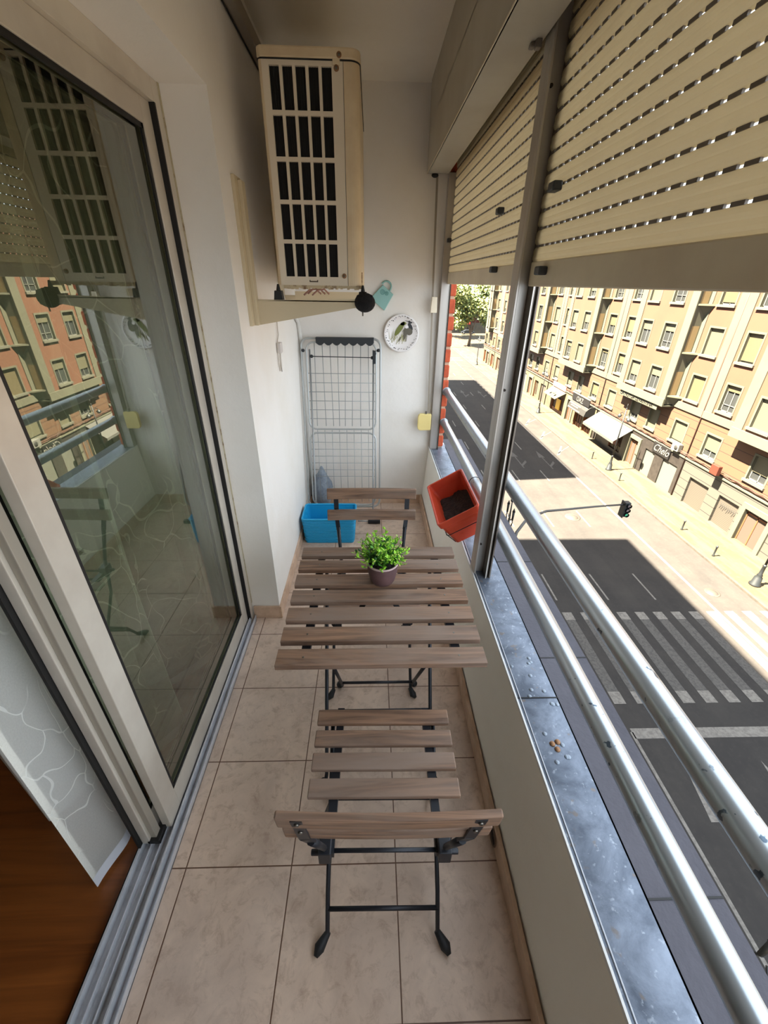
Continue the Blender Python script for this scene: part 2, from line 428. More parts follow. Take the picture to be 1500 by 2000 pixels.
def tag(o, label=None, cat=None, group=None, kind=None):
    if label: o['label'] = label
    if cat: o['category'] = cat
    if group: o['group'] = group
    if kind: o['kind'] = kind
    return o
def thing(name, label, cat, loc=(0,0,0), group=None, rotz=0):
    e = bpy.data.objects.new(name, None); COL.objects.link(e); e.location = loc; e.rotation_euler = (0,0,rotz)
    e.empty_display_size = .05
    return tag(e, label, cat, group)
def struct(name, mb, mats, label=None, bevel=0):
    return tag(mb.build(name, mats, bevel=bevel), label, None, None, 'structure')
def sgroup(name, label=None, loc=(0,0,0)):
    e = bpy.data.objects.new(name, None); COL.objects.link(e); e.location = loc; e.empty_display_size = .05
    return tag(e, label, None, None, 'structure')
def arc(c, r, a0, a1, n, plane='xz'):
    out = []
    for i in range(n+1):
        a = math.radians(a0+(a1-a0)*i/n); u, v = r*math.cos(a), r*math.sin(a)
        out.append({'xz': (c[0]+u, c[1], c[2]+v), 'yz': (c[0], c[1]+u, c[2]+v), 'xy': (c[0]+u, c[1]+v, c[2])}[plane])
    return out
def text_mesh(name, s, size, mat, loc, rot, parent, extrude=.01, shear=0, align='LEFT', sx=1):
    cu_ = bpy.data.curves.new(name, 'FONT'); cu_.body = s; cu_.size = size; cu_.extrude = extrude; cu_.shear = shear; cu_.align_x = align
    to = bpy.data.objects.new(name, cu_)
    me = bpy.data.meshes.new_from_object(to); bpy.data.objects.remove(to)
    me.name = name; me.materials.clear(); me.materials.append(mat)
    mt = rot.to_4x4(); mt = Matrix.Translation(Vector(loc)-root_off(parent)) @ mt @ Matrix.Diagonal((sx, 1, 1, 1))
    me.transform(mt)
    o = bpy.data.objects.new(name, me); COL.objects.link(o); o.parent = parent
    return o

# ================================================================== BALCONY SHELL
XW, XD, YJ, YB, XP = -.48, -.625, 1.67, 2.97, .40
YN = -1.5      # the balcony goes on behind the photographer to its other end wall
struct('floor', MB().box(XD-.02, XP+.1, YN, YB+.2, -.2, 0), mTile, 'beige mottled ceramic floor tiles of the balcony')
struct('floor.001', MB().box(-4.2, XD-.085, YN, 3.4, -.2, -.002), mFloorWood, 'dark reddish brown wooden floor inside the room')
struct('wall_left', MB().box(-.9, XW, YJ, YB+.15, 0, 2.6).box(XD-.10, XW, YN, YJ, 2.055, 2.6), mWall, 'white plastered wall with the recessed door opening')
struct('wall_back', MB().box(XW-.01, .44, YB, YB+.15, 0, 2.6), mWall, 'white plastered end wall of the balcony')
struct('wall_front', MB().box(-.9, .44, YN-.15, YN, 0, 2.6), mWall, 'white plastered end wall behind the photographer')
struct('ceiling', MB().box(-.9, .62, YN, YB+.2, 2.475, 2.7), mCeil, 'pale plastered balcony ceiling')
XT = .434
struct('wall_right', MB().prism([(XP, 0), (.56, 0), (.56, .474), (XT, .474)], 'y', YN, YB+.1), mParapet, 'low pale parapet wall below the railing')
struct('wall_room', MB().box(-4.3, -4.2, YN, 3.4, 0, 2.6).box(-4.3, -.7, 3.3, 3.4, 0, 2.6).box(-4.3, -.7, YN-.05, YN+.02, 0, 2.6), mRoom, 'beige walls inside the room')
struct('ceiling.001', MB().box(-4.3, -.72, YN, 3.4, 2.5, 2.6), mRoom, 'ceiling inside the room')
struct('baseboard_left', MB().box(XW, XW+.011, YJ-.011, YB, 0, .075).box(XD+.012, XW, YJ-.011, YJ, 0, .075), mSkirt, 'beige tile skirting along the left wall', .002)
struct('baseboard_back', MB().box(XW+.011, XP-.012, YB-.011, YB, 0, .075), mSkirt, 'beige tile skirting along the end wall', .002)
struct('baseboard_right', MB().box(XP-.013, XP, YN, YB, 0, .075), mSkirt, 'beige tile skirting along the parapet', .002)
# metal sill on the parapet
sill = sgroup('trim_1', 'grey zinc sill capping the parapet', (.44, 1, .474))
a = MB(); XS0, XS1, ZS = .420, .558, .48
a.box(XT-.002, XS1, YN, YB+.05, .474, ZS)
a.box(XS1-.004, XS1, YN, YB, .44, ZS)
a.build('sill_sheet', mZinc, sill)
MB().box(XT-.004, XT+.001, YN, YB, ZS-.008, ZS+.0035).build('sealant_bead', mSealant, sill)
MB().box(XT+.009, XT+.0115, YN, YB, ZS, ZS+.0025).build('sheet_fold', mTrackAlu, sill)
a = MB().box(XT, XS1, .80, .803, ZS, ZS+.002); a.build('sheet_joint', mGasket, sill)
a = MB()
rr = random.Random(3)
for i in range(16):
    a.lathe((rr.uniform(.452, .548), rr.uniform(.60, .98), ZS), [(.0065, 0), (.0065, .0008), (.0045, .0022), (.001, .0028)], 10)
a.build('rivets', M('rivet', (138, 148, 160), .5, .4), sill)
a = MB()
for x, y in ((.487, .66), (.495, .645), (.503, .665)): a.lathe((x, y, ZS), [(.008, 0), (.007, .003), (.002, .005)], 10)
a.build('rusty_bolts', mRust, sill)
# outer ledge
struct('trim_2', MB().box(.56, .765, YN, YB+.4, .33, .40).box(.558, .57, YN, YB+.4, .3, .44).box(.72, .765, YN, YB+.4, -.3, .395), mLedge, 'dark grey stone ledge running outside the parapet')
a = MB()
for y in (.36, 1.02, 1.6, 2.2): a.box(.57, .766, y, y+.004, .398, .4015)
struct('trim_3', a, mGasket, 'joints between the stone ledge slabs')
# brick pier
a = MB().box(.445, .528, YB-.02, YB+.22, .474, 2.6)
b = MB(); z = .49; k = 0
while z < 2.1:
    b.box(.446, .534+rr.uniform(-.002, .003), YB-.03, YB+.225, z, z+.082)
    z += .1
pier = sgroup('wall_pier', 'orange red brick pier at the far end outside the window', (.49, YB+.1, .474))
a.build('mortar', mMortar, pier); b.build('bricks', mBrick, pier, bevel=.008)

# ------------------------------------------------------------------ window posts and jambs
win = sgroup('window_1', 'aluminium window posts and shutter guides', (.46, 1.45, ZS))
a = MB(); Z1 = 2.15
a.box(.435, .478, 1.425, 1.47, ZS, Z1); a.box(.4355, .444, 1.405, 1.43, ZS, Z1)
a.build('post', mAlu, win, .002)
a = MB().box(.478, .484, 1.375, 1.5, ZS, 2.1).box(.484, .492, 1.41, 1.5, ZS, 2.1).box(.492, .498, 1.375, 1.5, ZS, 2.1)
a.build('shutter_guide', mAluD, win, .001)
MB().box(.4765, .4795, 1.373, 1.377, ZS, 2.1).build('guide_edge', M('guide_edge', (226, 222, 214), .3, .3), win)
a = MB()
for z in (1.245, .62, 2.0): a.cyl((.452, 1.4245, z), (.452, 1.420, z), .0045, seg=10)
a.build('screw', M('dark_screw', (60, 52, 46), .5, .6), win)
a = MB().box(.432, .486, 2.915, 2.967, ZS, 2.1)
a.build('jamb', mAlu, win, .002)
MB().box(.486, .492, 2.905, 2.95, ZS, 2.1).build('jamb_edge', M('white_edge', (214, 212, 206), .4, .2), win)
MB().box(.4865, .4915, 2.90, 2.905, ZS, 1.56).build('jamb_gasket', mGasket, win)
a = MB().box(.435, .498, -.85, -.79, ZS, Z1); a.build('post', mAlu, win, .002)

# shutter box
bx = thing('shutter_box', 'long beige painted roller shutter housing under the ceiling above the window', 'shutter box', (.40, 1.5, 2.1))
a = MB().box(.31, .318, YN, 2.93, 2.095, 2.29).box(.31, .43, YN, 2.93, 2.095, 2.103).box(.31, .43, 2.922, 2.93, 2.095, 2.29).box(.31, .56, YN, 2.93, 2.283, 2.475)
a.build('housing', mBox, bx, .002)
MB().box(.3085, .3115, YN, 2.93, 2.093, 2.097).build('lit_edge_strip', mCream, bx)  # pale strip paints the light caught on the housing's lower edge
MB().box(.52, .56, YN, 2.95, 2.08, 2.4).build('outer_panel', mAluD, bx)
a = MB().box(.41, .424, 1.455, 1.475, 2.078, 2.096).box(.40, .412, 1.47, 1.49, 2.084, 2.094); a.build('clip', mAluD, bx, .002)
a = MB().blob((.355, 2.935, 2.088), .02, .012, .012); a.build('strap_outlet', mGasket, bx)

# roller shutters
def shutter(label, y0, y1, stops):
    t = thing('roller_shutter', label, 'shutter', (.475, y0, 1.558), 'roller shutters behind the aluminium posts')
    zb = 1.556
    MB().box(.468, .480, y0, y1, zb, zb+.0625).build('bottom_bar', mShutBar, t, .003)
    a = MB(); g = MB(); P_ = .04155; z = 1.617; n = 0
    while z < 2.16:
        h = P_-.0045
        prof = [(.478, z), (.4735, z+h*.06), (.4700, z+h*.18), (.4690, z+h*.32), (.4698, z+h*.46), (.4705, z+h*.52), (.4695, z+h*.60), (.4696, z+h*.74), (.4715, z+h*.88), (.475, z+h), (.480, z+h), (.480, z)]
        a.prism(prof, 'y', y0, y1)
        # perforated web between slats
        zz0, zz1 = z+h-.0006, z+P_+.0006
        hp = .0185 if n < 60 else .04
        y = y0+.012
        if True:
            while y < y1-.01:
                ye = min(y+.0245, y1)
                a.mat(1).box(.473, .4775, y, ye, zz0, zz1); y += .037
            a.mat(1).box(.4715, .4785, y0, y0+.012, zz0, zz1)
        a.mat(0)
        z += P_; n += 1
    # profile is (x,z) for axis 'y'
    a.build('slats', [mShut, mAluD], t)
    for y, zc, w in stops:
        s = MB().prism([(-.010, -.008), (.010, -.010), (.010, .010), (-.010, .009)], 'x', 0, .001)
        s = MB(); s.box(.445, .469, y-w, y+w, zc-.0105, zc+.0105)
        s.build('stopper', mStop, t, .004)
    return t
shutter('half-lowered cream roller shutter slats nearest the camera, right of the aluminium post', -.78, 1.405,
        [(1.285, 1.775, .020), (1.285, 1.594, .020)])
shutter('cream roller shutter beyond the aluminium post, shorter in view, next to the far wall', 1.475, 2.91,
        [(1.80, 1.788, .018), (1.79, 1.608, .018), (2.90, 1.782, .014)])

# handrails
for z, lab in ((.895, 'upper pale grey round steel handrail outside the window, chipped paint'), (.675, 'lower pale grey round steel handrail carrying the red planter')):
    a = MB().cyl((.527, YN-1, z), (.527, YB-.025, z), .0255, seg=28)
    a.lathe((.527, YB-.028, z), [(.030, -.004), (.030, .002)], 20, 'y')
    tag(a.build('handrail', mRail), lab, 'handrail', 'handrails outside the window')

# ------------------------------------------------------------------ sliding door
door = sgroup('door_1', 'aluminium sliding glass door on the left', (-.65, .8, 0))
a = MB()
a.box(XD-.085, -.602, YN, YJ-.02, 0, .006)
a.build('track_plate', mTrackAlu, door)
for nm, x0, x1, h in (('track_rib', -.606, -.602, .030), ('track_rib', -.628, -.622, .040), ('track_rib', -.655, -.651, .030), ('track_rib', -.682, -.678, .030), ('track_rib', -.712, -.704, .034)):
    MB().box(x0, x1, YN, YJ-.02, 0, h).build(nm, mTrackAlu, door, .001)
MB().box(-.728, -.713, YN, YJ, 0, .006).build('threshold_strip', mGasket, door)
a = MB().box(-.715, -.62, 1.617, YJ, 0, 2.055).box(-.715, -.62, YN, 1.617, 2.0, 2.055)
a.build('outer_frame', mDoorAlu, door, .002)
MB().box(-.66, -.6195, 1.6165, 1.624, .03, 2.0).build('frame_gasket', mGasket, door)
a = MB()
for i in range(60):
    z = .1+i*.033; a.box(-.624, -.6175, YJ-.008+rr.uniform(-.001, .001), YJ+.002, z, z+.034)
for i in range(60):
    y = YN+i*.0437; a.box(-.624, -.6175, y, y+.044, 2.049+rr.uniform(-.002, .003), 2.0575)
a.build('old_sealant', M('old_sealant', (190, 178, 150), .8, var=(110, 78, 44), vscale=30, vlo=.5, vhi=.7), door)
def sash(x0, x1, y0, y1, z0, z1, st, tr, br, near):
    lf = MB()
    lf.box(x0, x1, y0, y0+near, z0, z1).box(x0, x1, y1-st, y1, z0, z1)
    lf.box(x0, x1, y0+near, y1-st, z0, z0+br).box(x0, x1, y0+near, y1-st, z1-tr, z1)
    s = lf.build('sash_frame', mDoorAlu, door, .002)
    g = MB(); e = .012
    gx0, gx1 = x1-.010, x1-.004
    g.box(gx0, gx1, y0+near, y0+near+e, z0+br, z1-tr).box(gx0, gx1, y1-st-e, y1-st, z0+br, z1-tr).box(gx0, gx1, y0+near, y1-st, z0+br, z0+br+e*.6).box(gx0, gx1, y0+near, y1-st, z1-tr-e, z1-tr)
    g.build('glazing_bead', mGasket, s)
    xm = (x0+x1)/2
    MB().quad((xm, y0+near, z0+br), (xm, y1-st, z0+br), (xm, y1-st, z1-tr), (xm, y0+near, z1-tr)).build('pane', mGlass, s)
    return s
sash(-.662, -.635, .685, 1.615, .033, 2.0, .06, .062, .085, .066)
s2 = sash(-.705, -.680, .640, 1.60, .033, 2.0, .06, .062, .085, .05)
MB().box(-.680, -.663, .650, .675, .033, 2.0).build('interlock', mDoorSide, door, .002)
MB().box(-.713, -.7055, .628, .652, .033, 2.0).build('brush_seal', mGasket, door)
MB().box(-.69, -.65, .640, .686, .03, .05).build('roller_cover', mGasket, door, .003)

# curtain, inside the room
def curtain(label, y0, y1, x, amp, zb, zt, waves, ph, hemf):
    nx, nz = 120, 30; vs = []; fs = []; uvs = []
    for j in range(nz+1):
        v = j/nz
        for i in range(nx+1):
            u = i/nx
            y = y0+(y1-y0)*u; z = zb+hemf(u)+(zt-zb-hemf(u))*v
            xx = x+amp*math.sin(2*math.pi*waves*u+ph)*(1-.35*v)*min(1, u*6)+.012*math.sin(17*u+3*v)
            y += .03*math.sin(2*math.pi*waves*u*2+ph)*min(1, u*4)
            vs.append((xx, y, z)); uvs.append((u*(y1-y0)*2.2, v*(zt-zb)))
    for j in range(nz):
        for i in range(nx):
            a_ = j*(nx+1)+i; fs.append((a_, a_+1, a_+nx+2, a_+nx+1))
    me = bpy.data.meshes.new('curtain'); me.from_pydata(vs, [], fs)
    ul = me.uv_layers.new(name='UVMap')
    for p in me.polygons:
        p.use_smooth = True
        for li in p.loop_indices: ul.data[li].uv = uvs[me.loops[li].vertex_index]
    me.materials.append(mCurtain)
    o = bpy.data.objects.new('curtain', me); COL.objects.link(o)
    tag(o, label, 'curtain')
    # hem
    h = MB()
    pts = [vs[i] for i in range(nx+1)]
    top = [Vector(p)+Vector((0, 0, .045)) for p in pts]
    for i in range(nx):
        h.quad(Vector(pts[i])+Vector((.001,0,0)), Vector(pts[i+1])+Vector((.001,0,0)), top[i+1]+Vector((.001,0,0)), top[i]+Vector((.001,0,0)))
    h.build('hem', M('hem_fabric', (214, 216, 222), .9), o, smooth=True)
    ed = MB(); 
    for j in range(nz):
        p = Vector(vs[j*(nx+1)]); q = Vector(vs[(j+1)*(nx+1)])
        ed.quad(p, p+Vector((0, .018, 0)), q+Vector((0, .018, 0)), q)
    ed.build('side_hem', M('side_hem_fabric', (226, 222, 214), .9), o)
    return o
curtain('long sheer white curtain with a pale vein pattern hanging behind the sliding door', .545, 2.6, -.795, .085, .012, 2.2, 5.2, .2,
        lambda u: .015*math.sin(u*9))
tag(MB().cyl((-.79, .1, 2.215), (-.79, 2.9, 2.215), .011).build('curtain_rod', mDoorAlu), 'thin rod from which the sheer curtain hangs inside the room', 'curtain rod')
# white cabinet seen through the opening
cb = thing('cabinet', 'white cabinet standing on the wooden floor behind the curtain', 'cabinet', (-1.1, 1.3, 0), rotz=0)
a = MB().prism([(-1.374, .936), (-1.05, .72), (-.88, 1.0), (-1.2, 1.22)], 'z', .0, .80)
a.build('body', M('cabinet_white', (206, 204, 198), .5), cb, .004)
MB().prism([(-1.39, .93), (-1.045, .70), (-.865, 1.0), (-1.2, 1.24)], 'z', .80, .82).build('top', M('cabinet_top', (196, 190, 180), .5), cb, .003)

# ================================================================== FURNITURE
def rslat(x0, x1, y0, y1, z0, z1):
    return MB().box(x0, x1, y0, y1, z0, z1)
def make_table(loc, rot):
    t = thing('folding_table', 'square slatted brown wooden folding table with black metal frame between the two chairs', 'table', loc, rotz=rot)
    W_, n = .55, 7
    ys = [(-.270+i*(.54-.055)/6) for i in range(7)]
    for y in ys:
        q_ = rslat(-W_/2, W_/2, y, y+.055, .684, .700).mat(1)
        for x in (-.205, .205): q_.cyl((x, y+.027, .6995), (x, y+.027, .7006), .003, seg=8)
        q_.build('table_slat', [mSlat, mScrew], t, .003, local=True)
    for x in (-.205, .205):
        MB().box(x-.012, x+.012, -.255, .255, .667, .682).build('rail', mBlack, t, local=True)
    r = .0065
    # outer legs run from the far end of the top to the near feet, inner legs the other way
    for sx in (-1, 1):
        MB().tube([(sx*.185, .20, .665), (sx*.185, -.17, .03), (sx*.188, -.185, .012)], r).build('leg', mBlack, t, local=True)
        MB().tube([(sx*.150, -.20, .665), (sx*.150, .20, .03), (sx*.155, .212, .012)], r).build('leg', mBlack, t, local=True)
        MB().blob((sx*.195, -.19, .012), .016, .018, .012).build('foot', mRubber, t, local=True)
        MB().blob((sx*.162, .218, .012), .016, .018, .012).build('foot', mRubber, t, local=True)
    MB().tube([(-.150, .155, .10), (.150, .155, .10)], r*.9).build('cross_bar', mBlack, t, local=True)
    MB().tube([(-.185, -.06, .22), (.185, -.06, .22)], r*.9).build('cross_bar', mBlack, t, local=True)
    a = MB().tube([(-.205, -.20, .655), (.205, -.20, .655)], r).tube([(-.205, .20, .655), (.205, .20, .655)], r)
    for sx in (-1, 1): a.obox((sx*.205, -.24, .665), (sx*.165, -.16, .60), .018, .004).obox((sx*.03, .05, .665), (sx*.08, -.02, .62), .016, .004)
    a.build('hinge_bracket', mBlack, t, local=True)
    return t
table = make_table((.026, 1.012, 0), .004)
cz = .0
def make_chair(label, loc, rot):
    """local: backrest at y=0, seat towards +y"""
    t = thing('folding_chair', label, 'chair', loc, 'folding slatted chairs at the table', rot)
    r = .0062
    # seat slats
    for i, y in enumerate((.172, .238, .302, .366)):
        rslat(-.19, .19, y, y+.045, .438, .452).build('seat_slat', mSlat, t, .003, local=True)
    for sx in (-1, 1):
        MB().box(sx*.125-.010, sx*.125+.010, .062, .425, .420, .438).build('seat_rail', mBlack, t, local=True)
    # back slats (curved a little, leaning)
    for k, (yb, zb) in enumerate(((-.008, .745), (.016, .655))):
        a = MB(); N = 10; vs = []; fs = []
        hh = .045; th = .014
        for i in range(N+1):
            u = -1+2*i/N; x = u*.1905; yo = -.005*(1-u*u)
            for dy, dz in ((-th, 0), (0, 0), (0-.007, hh), (-th-.007, hh)):
                vs.append((x, yb+yo+dy, zb+dz))
        for i in range(N):
            for q in range(4):
                p_ = (q+1) % 4; fs.append((i*4+q, (i+1)*4+q, (i+1)*4+p_, i*4+p_))
        fs.append((3, 2, 1, 0)); fs.append((N*4, N*4+1, N*4+2, N*4+3)); a.add(vs, fs)
        a.build('back_slat', mSlatEdge if False else mSlat, t, .003, local=True)
    for sx in (-1, 1):
        # long leg: backrest upright -> front foot
        a = MB()
        a.obox((sx*.154, -.029, .784), (sx*.152, -.004, .665), .020, .004, (0, 1, 0)).obox((sx*.152, -.004, .665), (sx*.145, .014, .61), .018, .005, (0, 1, 0)).tube([(sx*.146, .011, .62), (sx*.134, .060, .47)], [.0085, .0065], 8)
        a.build('back_upright', mBlack, t, local=True)
        a = MB().tube([(sx*.136, .058, .48), (sx*.142, .075, .44), (sx*.165, .13, .36), (sx*.165, .385, .03), (sx*.170, .395, .012)], r)
        a.build('leg', mBlack, t, local=True)
        a = MB().tube([(sx*.148, .40, .425), (sx*.148, .10, .12), (sx*.148, .045, .03), (sx*.158, .030, .014)], r)
        a.build('leg', mBlack, t, local=True)
        f = MB().tube([(sx*.146, .048, .032), (sx*.168, .022, .013), (sx*.176, .006, .011)], [.008, .0145, .006], 10)
        f.build('foot', mRubber, t, local=True)
        f = MB().tube([(sx*.163, .38, .034), (sx*.176, .398, .013), (sx*.186, .412, .011)], [.008, .014, .006], 10)
        f.build('foot', mRubber, t, local=True)
        MB().box(sx*.134-.014, sx*.134+.014, .050, .095, .418, .462).cyl((sx*.125, .066, .435), (sx*.166, .066, .435), .007, seg=8).build('hinge_block', mBlack, t, .002, local=True)
        MB().lathe((sx*.154, -.0285, .770), [(.0045, 0), (.0040, -.0025)], 10, 'y').build('screw', mScrew, t, local=True)
        MB().lathe((sx*.153, -.0185, .722), [(.0045, 0), (.0040, -.0025)], 10, 'y').build('screw', mScrew, t, local=True)
    a = MB().tube([(-.148, .078, .085), (.148, .078, .085)], r*.95); a.build('stretcher', mBlack, t, local=True)
    a = MB().tube([(-.165, .335, .115), (.165, .335, .115)], r*.9); a.build('stretcher', mBlack, t, local=True)
    MB().tube([(-.137, .125, .428), (.137, .125, .428)], r*.8).build('seat_cross_bar', mBlack, t, local=True)
    MB().tube([(-.137, .070, .432), (.137, .070, .432)], r*.8).build('seat_cross_bar', mBlack, t, local=True)
    return t
make_chair('slatted brown wooden folding chair nearest the camera, seen over its backrest', (.030, .380, 0), -.012)
make_chair('slatted brown wooden folding chair on the far side of the table, beside the blue basket', (.001, 1.570, 0), math.pi+.005)

# potted plant on the table
pp = thing('potted_plant', 'small bright green bushy plant in a purplish brown clay pot on the table', 'plant', (.036, 1.085, .700))
px, py, pz = .036, 1.085, .700
a = MB().lathe((px, py, pz), [(.001, 0), (.034, 0), (.041, .012), (.048, .045), (.050, .072), (.0495, .076), (.046, .076), (.045, .064), (.001, .062)], 32, cap=False)
a.build('pot', mPot, pp)
MB().lathe((px, py, pz), [(.0505, .073), (.0502, .078), (.0465, .078), (.0465, .072)], 32, cap=False).build('pot_rim', M('pot_rim', (186, 160, 156), .5), pp)
MB().lathe((px, py, pz+.064), [(.045, 0), (.02, .006), (.001, .008)], 20).build('soil', mSoil, pp)
fol = [MB(), MB(), MB(), MB()]; stem = MB(); rp = random.Random(11)
for i in range(150):
    an = rp.uniform(0, 2*math.pi); tilt = rp.uniform(.05, 1.15); L = rp.uniform(.06, .106)*(1.12-.32*tilt/1.1)
    base = Vector((px+.02*math.cos(an)*rp.random(), py+.02*math.sin(an)*rp.random(), pz+.066))
    d = Vector((math.cos(an)*math.sin(tilt), math.sin(an)*math.sin(tilt), math.cos(tilt)))
    tip = base+d*L+Vector((0, 0, -.006*tilt)); mid = base+d*L*.5+Vector((0, 0, .008))
    stem.tube([base, mid, tip], .0008, 4)
    for k in range(9):
        t_ = .3+.7*k/8; p = base.lerp(mid, t_*2) if t_ < .5 else mid.lerp(tip, (t_-.5)*2)
        aa = rp.uniform(0, 6.28); ld = (d*.6+Vector((math.cos(aa), math.sin(aa), rp.uniform(-.1, .6)))).normalized()
        ln = rp.uniform(.010, .018); w = ln*.28; s_ = ld.cross(Vector((rp.random()-.5, rp.random()-.5, 1))).normalized()*w
        q = p+ld*ln; nrm = s_.cross(ld).normalized()*w*.4
        which = 0 if (t_ > .72 and rp.random() < .8) else (1 if rp.random() < .6 else 2)
        m_ = p+ld*ln*.55
        fol[which].add([p, m_+s_, q, m_-s_, m_+nrm], [(0, 1, 4), (1, 2, 4), (2, 3, 4), (3, 0, 4)])
    if rp.random() < .6:
        for _ in range(2): fol[3].blob(tip+Vector((rp.uniform(-.003, .003), rp.uniform(-.003, .003), rp.uniform(0, .003))), .0019, .0019, .0022, 6, 4)
for f_, nm, mt in zip(fol, ('tip_leaves', 'leaves', 'inner_leaves', 'buds'), (mLeafA, mLeafB, mLeafC, mBud)):
    tag(f_.build(nm, mt, pp), kind='stuff')
tag(stem.build('stems', mStem, pp), kind='stuff')

# planter hanging on the lower rail
pl = thing('planter', 'terracotta red plastic window planter with dark soil hanging from the lower rail', 'planter', (.40, 1.75, .66))
def rot_box_pts(c, dirs, hx, hy, hz0, hz1, t0, t1):
    pass
PC = Vector((.378, 1.765, .674)); tiltm = Matrix.Rotation(math.radians(0), 3, 'Z') @ Matrix.Rotation(math.radians(-31), 3, 'Y')
def pf(x, y, z): return PC + tiltm @ Vector((x, y, z))
def ring(hx, hy, z, r=.015, n=4):
    pts = []
    for cx_, cy_, a0 in ((hx-r, hy-r, 0), (-hx+r, hy-r, 90), (-hx+r, -hy+r, 180), (hx-r, -hy+r, 270)):
        for i in range(n+1):
            an = math.radians(a0+90*i/n); pts.append(pf(cx_+r*math.cos(an), cy_+r*math.sin(an), z))
    return pts
def loft(mb, rings, smooth=True, cap0=False, cap1=False):
    n = len(rings[0]); vs = [p for r_ in rings for p in r_]; fs = []
    for i in range(len(rings)-1):
        for k in range(n): fs.append((i*n+k, i*n+(k+1) % n, (i+1)*n+(k+1) % n, (i+1)*n+k))
    if cap0: fs.append(tuple(range(n))[::-1])
    if cap1: fs.append(tuple((len(rings)-1)*n+k for k in range(n)))
    mb.add(vs, fs, smooth); return mb
HX, HY = .096, .197
a = loft(MB(), [ring(HX*.74, HY*.86, -.150), ring(HX*.93, HY*.97, -.045), ring(HX*.95, HY*.975, -.03), ring(HX+.002, HY+.002, -.028), ring(HX+.006, HY+.006, 0), ring(HX+.003, HY+.003, .003), ring(HX-.004, HY-.004, .001), ring(HX*.90, HY*.955, -.04), ring(HX*.86, HY*.94, -.055), ring(HX*.70, HY*.84, -.145)], False, True, True)
a.build('trough', mTerra, pl, .0015)
a = MB(); nn = 14; g = []
for i in range(nn+1):
    for j in range(nn+1):
        u, v = -1+2*i/nn, -1+2*j/nn
        g.append(pf(u*HX*.80, v*HY*.91, -.098+.008*math.sin(5*u+3*v)*math.cos(4*v)+rp.uniform(-.003, .003)))
a.add(g, [(i*(nn+1)+j, (i+1)*(nn+1)+j, (i+1)*(nn+1)+j+1, i*(nn+1)+j+1) for i in range(nn) for j in range(nn)], True)
a.build('soil', mSoil, pl)
hg = thing('planter_hanger', 'black wire hanger hooked over the lower rail and holding the red planter', 'hanger', (.527, 1.75, .70))
for yo in (-.14, .14):
    y = 1.765+yo
    a = MB().tube([(.527+.031*math.cos(math.radians(q)), y, .675+.031*math.sin(math.radians(q))) for q in range(-20, 200, 20)]+[tuple(pf(HX+.009, yo, -.04)), tuple(pf(HX*.78, yo, -.156)), tuple(pf(-HX*.78, yo, -.158)), tuple(pf(-HX*.98, yo, -.10))], .0022, 6)
    a.build('hook', mBlack, hg)
a = MB().tube([ring(HX*.93, HY*.97+.004, -.075)[i] for i in range(20)], .002, 6, closed=True); a.build('wire_loop', mBlack, hg)

# blue basket
bk = thing('basket', 'bright blue woven plastic basket on the floor in the far left corner', 'basket', (-.285, 2.47, 0))
def bring(x0, x1, y0, y1, z, r=.02, n=4):
    pts = []
    for cx_, cy_, a0 in ((x1-r, y1-r, 0), (x0+r, y1-r, 90), (x0+r, y0+r, 180), (x1-r, y0+r, 270)):
        for i in range(n+1):
            an = math.radians(a0+90*i/n); pts.append(Vector((cx_+r*math.cos(an), cy_+r*math.sin(an), z)))
    return pts
bx0, bx1, by0, by1, bh = -.452, -.118, 2.375, 2.575, .19
def bz(t, inset=0):
    e = .012*(1-t)
    return bring(bx0-.006+e+inset, bx1+.010-e-inset, by0-.012+e*1.2+inset, by1+.006-e+inset*-1, t*bh)
a = loft(MB(), [bz(.005), bz(.5), bz(1), bz(1, .004), bz(.5, .005), bz(.03, .005)], False, True, True); a.build('shell', mBlue, bk)
a = MB(); nrow = 15
for k in range(1, nrow):
    t = k/nrow; rg = bz(t); pts = []
    m_ = len(rg)
    for i in range(m_):
        p, q = rg[i], rg[(i+1) % m_]; L = (q-p).length; ns = max(1, int(L/.011))
        for s_ in range(ns):
            pt = p.lerp(q, s_/ns); nrm = Vector(((pt.x-(bx0+bx1)/2)/.17, (pt.y-(by0+by1)/2)/.1, 0)).normalized()
            w_ = math.sin(pt.x/.011*math.pi+pt.y/.011*math.pi+(k % 2)*math.pi)
            pts.append(pt+nrm*.0025*w_)
    a.tube(pts, .0042, 5, closed=True)
a.build('weave', mBlue, bk)
a = MB().tube(bz(1.0), .0065, 8, closed=True); a.build('rim', mBlue, bk)

# drying rack against the end wall
rk = thing('drying_rack', 'folded white wire clothes drying rack leaning against the end wall', 'drying rack', (-.2, 2.86, 0))
def rr_frame(x0, x1, z0, z1, y0, y1, r, rad=.05):
    pts = []
    def Y(z): return y0+(y1-y0)*(z-z0)/(z1-z0)
    for cx_, cz_, a0 in ((x1-rad, z1-rad, 0), (x0+rad, z1-rad, 90), (x0+rad, z0+rad, 180), (x1-rad, z0+rad, 270)):
        for i in range(6):
            an = math.radians(a0+90*i/5); z_ = cz_+rad*math.sin(an); pts.append((cx_+rad*math.cos(an), Y(z_), z_))
    return pts
def fy(z): return 2.70+.22*z/1.24
a = MB().tube(rr_frame(-.462, .060, .10, 1.235, fy(.1), fy(1.235), .007), .0075, 8, closed=True); a.build('frame', mChromeL, rk)
a = MB().tube(rr_frame(-.425, .030, .665, 1.215, fy(.665)-.022, fy(1.2)-.022, .006), .006, 8, closed=True); a.build('upper_wing', mChromeL, rk)
a = MB().tube(rr_frame(-.425, .030, .125, .640, fy(.12)-.022, fy(.64)-.022, .006), .006, 8, closed=True); a.build('lower_wing', mChromeL, rk)
a = MB()
